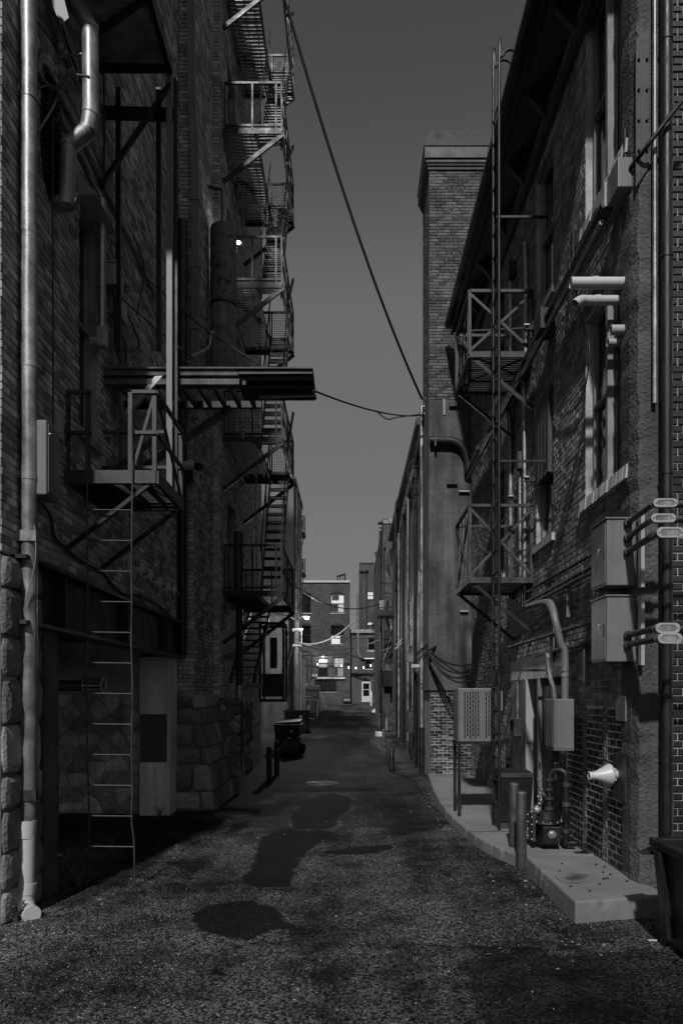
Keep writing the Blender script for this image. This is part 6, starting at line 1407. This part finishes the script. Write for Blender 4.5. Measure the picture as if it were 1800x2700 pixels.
# balconies of the tall block side
for k, (px0, px1, py0, py1) in enumerate(((985,1002,1505,1540),(979,1002,1617,1650))):
    dd = 47; t = thing('iron_balcony', ['tiny high balcony at the far end of the narrow building','tiny low balcony at the far end of the narrow building'][k], 'balcony', P(px0,py1,dd), 'tiny far balconies')
    xa, xb = P(px0,0,dd)[0], 1.9; z0, z1 = P(0,py1-4,dd)[2], P(0,py0,dd)[2]
    mb = MB(); mb.box(xa, xb, dd-.5, dd+.5, z0-.2, z0); part('floor', mb, m_iron, t)
    for z in (z1, z0+(z1-z0)*.5, z0+.15):
        mb = MB(); mb.bar((xa,dd-.5,z),(xb,dd-.5,z), .05, .05); part('rail', mb, m_iron, t)
    for x in np.linspace(xa+.03, xb, 4):
        mb = MB(); mb.bar((x,dd-.5,z0),(x,dd-.5,z1), .05, .05); part('post', mb, m_iron, t)
    mb = MB(); mb.bar((xa,dd-.5,z0-.1),(1.6,dd-.5,z0-1.4), .06, .06); part('bracket', mb, m_iron, t)
mb = MB(); q = P(990,1460,46.5); mb.hexa([P(990,1469,46.5),P(1006,1469,46.5),P(1006,1469,47),P(990,1469,47)], [P(986,1455,46.5),P(1006,1455,46.5),P(1006,1455,47),P(986,1455,47)]); single('gutter_hopper', 'small dark hopper jutting from the narrow building against the sky', 'hopper', mb, m_iron)

# dumpsters
def dumpster(label, x0, x1, y0, y1, z0, h, flare, casters, items):
    t = thing('dumpster', label, 'dumpster', ((x0+x1)/2, y0, z0), 'dumpsters under the street lamp'); zb = z0+(.14 if casters else .03)
    mb = MB(); mb.hexa([(x0+flare,y0+flare,zb),(x1-flare,y0+flare,zb),(x1-flare,y1-flare,zb),(x0+flare,y1-flare,zb)], [(x0,y0,zb+h),(x1,y0,zb+h),(x1,y1,zb+h),(x0,y1,zb+h)]); part('body', mb, m_black if casters else m_steel, t, bev=.012)
    mb = MB()
    for p, q in (((x0,y0),(x1,y0)),((x1,y0),(x1,y1)),((x0,y1),(x1,y1)),((x0,y0),(x0,y1))): mb.bar((p[0],p[1],zb+h+.02),(q[0],q[1],zb+h+.02), .07, .05)
    part('rim', mb, m_iron, t)
    for x in np.linspace(x0+.1, x1-.12, 4):
        mb = MB(); mb.hexa([(x,y0-.03+flare,zb+.02),(x+.05,y0-.03+flare,zb+.02),(x+.05,y0+flare,zb+.02),(x,y0+flare,zb+.02)], [(x,y0-.035,zb+h-.02),(x+.05,y0-.035,zb+h-.02),(x+.05,y0,zb+h-.02),(x,y0,zb+h-.02)]); part('rib', mb, m_iron, t)
    mb = MB(); mb.box(x0+(x1-x0)*.62, x0+(x1-x0)*.74, y0-.05, y0-.042+.0, zb+h*.72, zb+h*.80); part('sticker', mb, m_white, t)
    if casters:
        for x in (x0+.12, x1-.12):
            for y in (y0+.12, y1-.12):
                mb = MB(); mb.lathe([(0,-.03),(.06,-.03),(.07,0),(.06,.03),(0,.03)], (x,y,z0+.07), (1,0,0), 12); cst = part('caster', mb, m_black, t)
                q = MB(); q.box(x-.045,x+.045,y-.03,y+.03,z0+.10,z0+.139); part('fork', q, m_galv, cst)
        mb = MB(); mb.hexa([(x0,y0+.3,zb+h+.05),(x1,y0+.3,zb+h+.05),(x1,y1,zb+h+.05),(x0,y1,zb+h+.05)], [(x0,y0+.3,zb+h+.08),(x1,y0+.3,zb+h+.14),(x1,y1,zb+h+.2),(x0,y1,zb+h+.12)]); part('lid', mb, m_black, t)
    return t
d = 23.6; dumpster('black wheeled dumpster with a rag on its half-open lid', P(722,0,d)[0], P(786,0,d)[0]+.05, d, d+1.3, gz(d), .74, .06, True, 0)
d = 30.6; dumpster('larger open dumpster in front of the utility pole', P(749,0,d)[0], P(814,0,d)[0], d, d+1.1, gz(d), .92, .04, False, 0)
mb = MB(); c = Vector(P(742,1920,23.9)); rg = random.Random(4); vs = []; n = 7
for i in range(n):
    for j in range(n): vs.append((c.x-.16+.32*i/(n-1), c.y-.1+.22*j/(n-1), c.z+rg.uniform(0,.09)*math.sin(math.pi*i/(n-1))+.02))
mb.add(vs, [(i*n+j,(i+1)*n+j,(i+1)*n+j+1,i*n+j+1) for i in range(n-1) for j in range(n-1)], True); single('rag', 'crumpled pale rag on the lid of the wheeled dumpster', 'rag', mb, m_rag)
# black bags beside the dumpster
for k, (x, y, r) in enumerate(((-1.95,22.3,.32),(-1.75,22.8,.25))):
    mb = MB(); rg = random.Random(k); prof = [(0,0),(r*.9,.03),(r,.18),(r*.85,.34),(r*.35,.46),(.05,.5),(.09,.58),(0,.57)]
    mb.lathe(prof, (x,y,gz(y)), (0,0,1), 14); mb.v = [(a+rg.uniform(-.06,.06), b+rg.uniform(-.06,.06), c_+rg.uniform(-.02,.03)) for a, b, c_ in mb.v]
    single('rubbish_bag', ['bulging black rubbish bag in front of the wheeled dumpster','smaller black rubbish bag leaning by the wheeled dumpster'][k], 'bag', mb, m_bag)
# utility cabinet with sign, guard rails
ucd = 45.0; uc = thing('utility_cabinet', 'grey utility cabinet with a white notice and pale lid under the lamp', 'cabinet', P(828,1888,ucd))
a, b = P(806,1818,ucd), P(840,1890,ucd); g = gz(ucd)
mb = MB(); mb.box(a[0],b[0],ucd,ucd+1.0,g-.05,a[2]); part('case', mb, m_box, uc, bev=.02)
mb = MB(); mb.hexa([(a[0]-.1,ucd-.15,a[2]),(b[0]+.08,ucd-.15,a[2]),(b[0]+.08,ucd+1.1,a[2]),(a[0]-.1,ucd+1.1,a[2])], [(a[0]+.05,ucd-.1,a[2]+.2),(b[0]+.05,ucd-.1,a[2]+.2),(b[0]+.05,ucd+1.0,a[2]+.3),(a[0]+.05,ucd+1.0,a[2]+.3)]); part('lid', mb, m_box_l, uc)
s0, s1 = P(811,1825,ucd), P(835,1835,ucd); mb = MB(); mb.box(s0[0],s1[0],ucd-.02,ucd-.002,s1[2],s0[2]); nt_ = part('notice', mb, m_white, uc)
for k in range(3):
    z = s0[2]-.055-k*.065; mb = MB(); mb.box(s0[0]+.14,s1[0]-.16,ucd-.026,ucd-.0205,z-.022,z+.012); part('notice_line', mb, m_black, nt_)
for x in (s0[0]+.05, s1[0]-.1):
    mb = MB(); mb.box(x,x+.04,ucd-.026,ucd-.0205,s1[2]+.04,s0[2]-.04); part('notice_mark', mb, m_black, nt_)
gr_ = thing('guard_rail', 'white pipe guard rail in front of the utility cabinet', 'rail', P(800,1890,40))
for pts in ([(785,1836),(823,1838)],[(785,1844),(840,1846)],[(797,1846),(795,1862)],[(818,1847),(815,1875)],[(839,1846),(836,1890)],[(814,1893),(836,1898)]):
    mb = MB(); mb.tube([P(a,b,40) for a,b in pts], .035, 8); part('rail', mb, m_white, gr_)
for k, (px, yt, yb, dd) in enumerate(((845,1842,1880,46),(813,1858,1898,38.5),(792,1860,1876,38))):
    x = (px-CX)*dd/F; gg = gz(dd); h = (yb-yt)*dd/F; mb = MB(); mb.lathe([(.06,0),(.06,h),(0,h+.03)], (x,dd,gg), (0,0,1), 12); single('bollard', ['slim white bollard beyond the utility cabinet','white bollard at the corner of the open dumpster','short white bollard by the utility pole'][k], 'bollard', mb, m_white, group='white bollards by the cabinet')
for k, (px, yt, yb) in enumerate(((978,1827,1866),(990,1840,1868))):
    dd = 58; x = (px-CX)*dd/F; gg = gz(dd); h = (yb-yt)*dd/F; mb = MB(); mb.lathe([(.08,0),(.08,h),(0,h+.03)], (x,dd,gg), (0,0,1), 12); single('bollard', ['pale bollard next to the far glazed door','darker bollard beyond the far glazed door'][k], 'bollard', mb, m_white if k == 0 else m_steel, group='bollards by the far door')
# far wall lamp, string of bulbs, rooftop sign frame, round stack, meters
fl_ = thing('wall_lamp', 'lit lamp above the sign window of the far brick building', 'lamp', P(851,1729,64.7))
p = P(851,1729,64.7); mb = MB(); mb.lathe([(.05,.14),(.2,.05),(.3,0)], p, (0,0,1), 12); part('shade', mb, m_galv, fl_)
mb = MB(); mb.lathe([(0,-.12),(.12,-.08),(.18,0)], p, (0,0,1), 12); part('bulb', mb, m_bulb, fl_)
mb = MB(); mb.tube([(p[0],64.7,p[2]+.14),(p[0],65,p[2]+.2)], .03, 6); part('arm', mb, m_iron, fl_)
q = bpy.data.lights.new('far_wall_light', 'POINT'); q.energy = 35; q.shadow_soft_size = .1; o = bpy.data.objects.new('far_wall_light', q); C.objects.link(o); o.parent = fl_; o.location = (0,-.3,-.25)
bul = [(837,1752),(900,1756),(919,1761),(938,1762),(958,1761),(977,1756)]
mb = MB(); bp_ = [P(a,b-5,62.5) for a, b in bul]; mb.tube(smooth_path([P(825,1738,62.5)]+bp_+[P(995,1748,62.5)], 5), .02, 6); single('light_string', 'wire of the bulb string across the far brick building', 'wire', mb, m_cable)
b0 = None
for k, (a, b) in enumerate(bul):
    p = P(a,b,62.5)
    if b0 is None:
        b0 = thing('string_bulb', '', 'bulb', p, 'bulbs on the far string'); mb = MB(); mb.lathe([(0,-.07),(.05,-.04),(.06,0),(.04,.08),(0,.12)], p, (0,0,1), 10); part('globe', mb, m_bulb, b0)
        mb = MB(); mb.lathe([(.04,.12),(.04,.2),(0,.2)], p, (0,0,1), 8); part('socket', mb, m_black, b0)
        q = bpy.data.lights.new('bulb_light', 'POINT'); q.energy = 8; q.shadow_soft_size = .1; o = bpy.data.objects.new('bulb_light', q); C.objects.link(o); o.parent = b0; o.location = (0,-.2,0); t = b0
    else: t = copy_tree(b0); t.location = p
    t['label'] = ['lit string bulb beside the sign window','lit string bulb in front of the barred window','third lit string bulb, on bare brick','fourth lit string bulb, at the corner of the far building','fifth lit string bulb, over the low wing','last lit string bulb, by the small dark window'][k]
rs = thing('rooftop_sign', 'slanted dark sign frame on the roof of the far brick building', 'sign', P(900,1532,66.5))
pts = [P(888,1532,66.5),P(910,1532,66.5),P(910.5,1513,66.5),P(888,1519,66.5)]
mb = MB(); mb.prism(pts, (0,.15,0)); part('board', mb, m_steel, rs)
for a, b in zip(pts, pts[1:]+pts[:1]):
    mb = MB(); mb.bar((a[0],66.45,a[2]),(b[0],66.45,b[2]), .08, .08); part('edge', mb, m_iron, rs)
for k, (px0, py0, px1, py1) in enumerate(((891.5,1522,891.5,1530),(893.5,1522,894,1526),(899.5,1520,899.5,1530),(898,1521,901,1520),(904,1518,904,1530))):
    mb = MB(); mb.bar(P(px0,py0,66.44),P(px1,py1,66.44), .05, .03); part('sign_stroke', mb, m_box_l, rs)
st_ = thing('round_stack', 'round brick stack with a dark collar behind the low wing', 'chimney', P(960,1660,74))
d = 74; c0 = P(960,0,d)[0]; mb = MB(); mb.lathe([(.40,0),(.36,6.0)], (c0,d,P(0,1662,d)[2]), (0,0,1), 18); part('shaft', mb, m_far_x, st_)
mb = MB(); zt_ = P(0,1662,d)[2]+6.0; mb.lathe([(.36,0),(.46,.05),(.46,.3),(.3,.35),(0,.35)], (c0,d,zt_-.02), (0,0,1), 18); part('collar', mb, m_iron, st_)
mm = thing('meter_bank', 'bank of three gas meters at the foot of the far brick building', 'meter', P(910,1850,64.5))
a, b = P(904,1838,64.5), P(921,1851,64.5); mb = MB(); mb.box(a[0],b[0],64.6,64.95,b[2],a[2]); part('backing', mb, m_iron, mm)
for k in range(3):
    x = a[0]+.12+k*.19; mb = MB(); mb.box(x,x+.12,64.4,64.599,a[2]-.38,a[2]-.14); part('meter', mb, m_box_l, mm)
bx_ = thing('air_vent_pair', 'two small pale vents on the far brick wall by the bent pipes', 'vent', P(828,1785,64.9))
for px in (824.5, 833.5):
    a = P(px,1781,64.9); mb = MB(); mb.box(a[0]-.12,a[0]+.12,64.85,64.99,a[2]-.12,a[2]+.12); part('vent', mb, m_box_l, bx_)
# climbing plant by the far door
ivp = thing('climbing_plant', 'scrawny climbing plant on the low wing beside the far door', 'plant', P(988,1850,64))
mb = MB(); mb.tube(smooth_path([P(990,1852,64),P(986,1815,64),P(992,1785,64),P(988,1750,64)], 4), .03, 6); part('stem', mb, m_wood, ivp)
mb = MB(); rg = random.Random(8)
for k in range(260):
    c = Vector(P(988+rg.gauss(0,6), rg.uniform(1738,1845), 64+rg.uniform(-.4,.4))); u = Vector((rg.uniform(-1,1),rg.uniform(-1,1),rg.uniform(-1,1))).normalized()*.09; v = u.cross(Vector((rg.random(),rg.random(),1))).normalized()*.05
    mb.add([c-u,c+v,c+u,c-v],[(0,1,2,3)])
part('foliage', mb, m_leaf, ivp)

# overhead wires
def wire(label, pts, r, mat, name='overhead_cable'):
    mb = MB(); mb.tube(pts, r, 8); return single(name, label, 'cable', mb, mat)
wire('long black cable slanting down across the sky to the sheet-metal building', sag(P(748,-12,13.5), P(1112,1052,17.6), .5, 30), .03, m_cable)
wire('black cable from the awning end sagging across to the sheet-metal roof', sag((P(826,1030,8.86)), P(1112,1095,17.8), .12, 18), .014, m_cable)
wire('second thin cable looping under the awning cable', smooth_path([P(990,1082,13.2),P(1020,1105,14.2),P(1050,1100,15.4),P(1108,1092,17.7)], 6), .012, m_cable)
wire('thin dark cable crossing behind the fire escape to the far balcony', sag(P(746,1520,28), P(1000,1592,31), .65, 20), .022, m_cable)
wire('thick pale cable swooping from the utility pole to the narrow building', sag(P(784,1694,31.8), P(934,1636,31), .42, 16), .030, m_cable_l)
wire('second pale cable swooping from the utility pole under the first', sag(P(795,1700,31.8), P(1015,1680,32.6), .38, 16), .022, m_cable_l)
wire('dark cable strung level across the alley in front of the far building', sag(P(815,1674,33), P(1002,1680,32.6), .12, 16), .022, m_cable)
wire('dark looped cable along the face of the far brick building', smooth_path([P(796,1726,64),P(840,1729,64),P(875,1726,64),P(914,1722,64),P(935,1731,64),P(960,1737,64)], 5), .07, m_cable)
wire('pale cable tied along the brick to the awning', [W(372,722,-3.0),P(548,875,9.6),P(690,965,9.75)], .010, m_cable)
wire('thin cable stretched from the pale boxes to the awning top', [W(303,772,-3.0),P(440,890,9.0),P(534,963,9.3)], .010, m_cable)
wire('pale kinked hose hanging above the awning', smooth_path([P(505,938,10.2),P(535,925,10.2),P(552,913,10.2),P(556,890,10.2),P(560,872,10.2)], 4), .014, m_pvc)
wire('thin black cable draped down the brick past the boarded window', smooth_path([W(1512,560,2.8),W(1512,735,2.7),W(1540,870,2.78),W(1552,905,2.78),W(1549,975,2.78),W(1535,1040,2.79),W(1500,1090,2.8),W(1470,1096,2.8),W(1462,1078,2.8)], 6), .009, m_cable)
wire('frayed cable running up the pier beside the tall window', smooth_path([W(1646,340,2.78),W(1646,480,2.78),W(1630,520,2.76)], 5), .012, m_cable)
wire('thin stay wire from the plaster wall to the utility pole', [P(752,1780,31.5),P(776,1690,32)], .014, m_cable)

# manhole cover
mh = thing('manhole_cover', 'round iron manhole cover in the dark middle of the alley', 'manhole cover', (-.66, 16.4, 0))
mx, my = -.67, 16.4; mz = ground_z(mx, my)+.004
mb = MB(); mb.lathe([(.40,0),(.40,.012),(.36,.014),(.36,.006)], (mx,my,mz), (0,0,1), 32); part('ring', mb, m_steel, mh)
mb = MB(); mb.lathe([(.355,.006),(.355,.010),(0,.010)], (mx,my,mz), (0,0,1), 32); lid = part('lid', mb, m_steel, mh)
for i in range(-5, 6):
    for j in range(-5, 6):
        if math.hypot(i,j)*.06 < .32 and (i+j) % 2 == 0:
            mb = MB(); mb.box(mx+i*.06-.018,mx+i*.06+.018,my+j*.06-.018,my+j*.06+.018,mz+.0105,mz+.018); part('stud', mb, m_steel, lid)

# weeds, gravel, litter
def weed(label, px, py, d, h, n, seed):
    x, _, _ = P(px, 0, d); z = ground_z(x, d) if x > -3.3 else 0; rg = random.Random(seed); t = thing('weed', label, 'plant', (x, d, z), 'weeds at the wall foot')
    st = MB(); lf = MB()
    for k in range(n):
        a = rg.uniform(0, 6.28); l = h*rg.uniform(.5, 1.1); e = Vector((x+math.cos(a)*l*.45, d+math.sin(a)*l*.3, z+l)); b = Vector((x+rg.uniform(-.03,.03), d+rg.uniform(-.03,.03), z-.02))
        m_ = b.lerp(e, .5)+Vector((0,0,l*.12)); st.tube([b, m_, e], [.004,.003,.0015], 5)
        for q in range(7):
            c = (b.lerp(m_, q/4) if q < 4 else m_.lerp(e, (q-3)/3.5)); g = rg.uniform(0,6.28); s_ = rg.uniform(.012,.03)
            u = Vector((math.cos(g),math.sin(g),rg.uniform(-.2,.6)))*s_*1.6; v = Vector((-math.sin(g),math.cos(g),.2))*s_*.6
            lf.add([c, c+u*.5+v, c+u, c+u*.5-v], [(0,1,2,3)])
    part('stem', st, m_leaf, t); part('foliage', lf, m_leaf, t)
weed('tall weed growing against the smooth jamb of the open bay', 143, 2180, 7.45, .42, 16, 1)
weed('low bushy weed in the mouth of the open bay', 205, 2310, 7.5, .22, 22, 2)
weed('straggly weed at the foot of the plastic downpipe', 42, 2420, 6.35, .2, 16, 3)
weed('tuft of weed at the foot of the concrete pier', 420, 2150, 11.8, .18, 12, 4)
weed('dry weed between the hanging ladder and the bay', 290, 2180, 9.3, .16, 10, 5)
def stones(name, label, n, xr, yr, smin, smax, seed, mat, dens=None):
    rg = np.random.default_rng(seed); V_ = []; F_ = []; k = 0; oct_f = [(0,2,4),(2,1,4),(1,3,4),(3,0,4),(2,0,5),(1,2,5),(3,1,5),(0,3,5)]
    while k < n:
        x = rg.uniform(*xr); y = yr[0]*(yr[1]/yr[0])**rg.random()
        if dens and rg.random() > dens(x, y): continue
        s = smin+(smax-smin)*rg.random()**4; z = ground_z(x, y)
        a = rg.random()*6.28; c_, s_ = math.cos(a), math.sin(a); q = rg.uniform(.6, 1.3, 3)
        pts = [(s*q[0],0,0),(-s*q[0],0,0),(0,s*q[1],0),(0,-s*q[1],0),(0,0,s*q[2]*.6),(0,0,-s*.3)]
        V_ += [(x+p[0]*c_-p[1]*s_, y+p[0]*s_+p[1]*c_, z+.001+p[2]) for p in pts]; F_ += [tuple(i+6*k for i in f) for f in oct_f]; k += 1
    mb = MB(); mb.v = V_; mb.f = F_; mb.sm = [False]*len(F_); single(name, label, 'gravel', mb, mat, (0,0,0), kind='stuff')
def dn(x, y):
    v = .25+.6*math.exp(-((x+2.2)/.9)**2)+.35*math.exp(-((x-1.3)/.5)**2)+.35*math.exp(-((y-5.6)/.7)**2)
    v *= .35+.65*(math.sin(x*1.7+y*.9)*.5+.5)
    return min(1, v)
stones('gravel', 'loose pale gravel scattered over the asphalt', 12000, (-3.0, 2.4), (4.2, 16), .002, .008, 5, m_gravel, dn)
PEB = ['backmost lone','backmost near the wall','first inner','first of the close cluster','outer of the close cluster','front of the close cluster','twin in the close cluster','lone mid-slab','small mid-slab','frontmost small','stray by the oily stain','corner-side']
for k, (px, py) in enumerate(((1480,2278),(1571,2280),(1593,2287),(1588,2301),(1608,2306),(1600,2317),(1590,2318),(1503,2338),(1579,2332),(1553,2350),(1474,2296),(1652,2325))):
    dd = (H-.195)*F/(py-CY); x = (px-CX)*dd/F; mb = MB(); rg = random.Random(k)
    mb.lathe([(0,0),(.012,.0),(.014,.006),(.006,.012),(0,.013)], (x,dd,.1955), (0,0,1), 6, sm=False); mb.v = [(a+rg.uniform(-.004,.004),b+rg.uniform(-.006,.006),c_) for a,b,c_ in mb.v]
    single('pebble', PEB[k]+' dark pebble on the raised slab', 'pebble', mb, m_iron, group='pebbles on the slab')
mb = MB(); c = P(1717,2482,5.85); mb.box(c[0]-.035,c[0]+.035,5.83,5.85,ground_z(c[0],5.84),ground_z(c[0],5.84)+.008); single('cigarette_butt', 'thin white stub lying on the asphalt by the slab end', 'litter', mb, m_white)
mb = MB(); c = P(990,1902,45); rg = random.Random(6); mb.lathe([(0,0),(.25,.02),(.28,.1),(.12,.26),(0,.28)], (c[0],45,gz(45)), (0,0,1), 10); mb.v = [(a+rg.uniform(-.06,.06),b,z+rg.uniform(-.02,.02)) for a,b,z in mb.v]; single('rubbish_bag', 'white crumpled rubbish bag at the far foot of the narrow building', 'bag', mb, m_white)

# dead leaves and scraps caught along the wall feet
rg = random.Random(21); mb = MB()
for k in range(420):
    if k % 3 == 0: x, y = rg.uniform(-2.95,-2.2), rg.uniform(5.2,12)
    elif k % 3 == 1: y = rg.uniform(5.5,15); x = float(np.interp(y, [5.5,6.3,8.3,9.2,11,13,15], [2.2,1.98,1.95,1.68,1.54,1.57,1.70]))-abs(rg.gauss(0,.12))-.02
    else: x, y = rg.uniform(-2.6,2.0), rg.uniform(4.4,13)
    z = ground_z(x, y)+.004; a = rg.uniform(0,6.28); s_ = rg.uniform(.008,.03); u = Vector((math.cos(a)*s_, math.sin(a)*s_, rg.uniform(-.002,.008))); v = Vector((-math.sin(a)*s_*.5, math.cos(a)*s_*.5, rg.uniform(0,.006))); c0_ = Vector((x,y,z+.004))
    mb.add([c0_-u, c0_+v, c0_+u, c0_-v], [(0,1,2,3)])
single('leaf_litter', 'dead leaves and scraps scattered along the alley edges', 'litter', mb, M('dead_leaf', .12, .8, var=.5, scale=12, bmp=0, isl=.8), (0,0,0), kind='stuff')
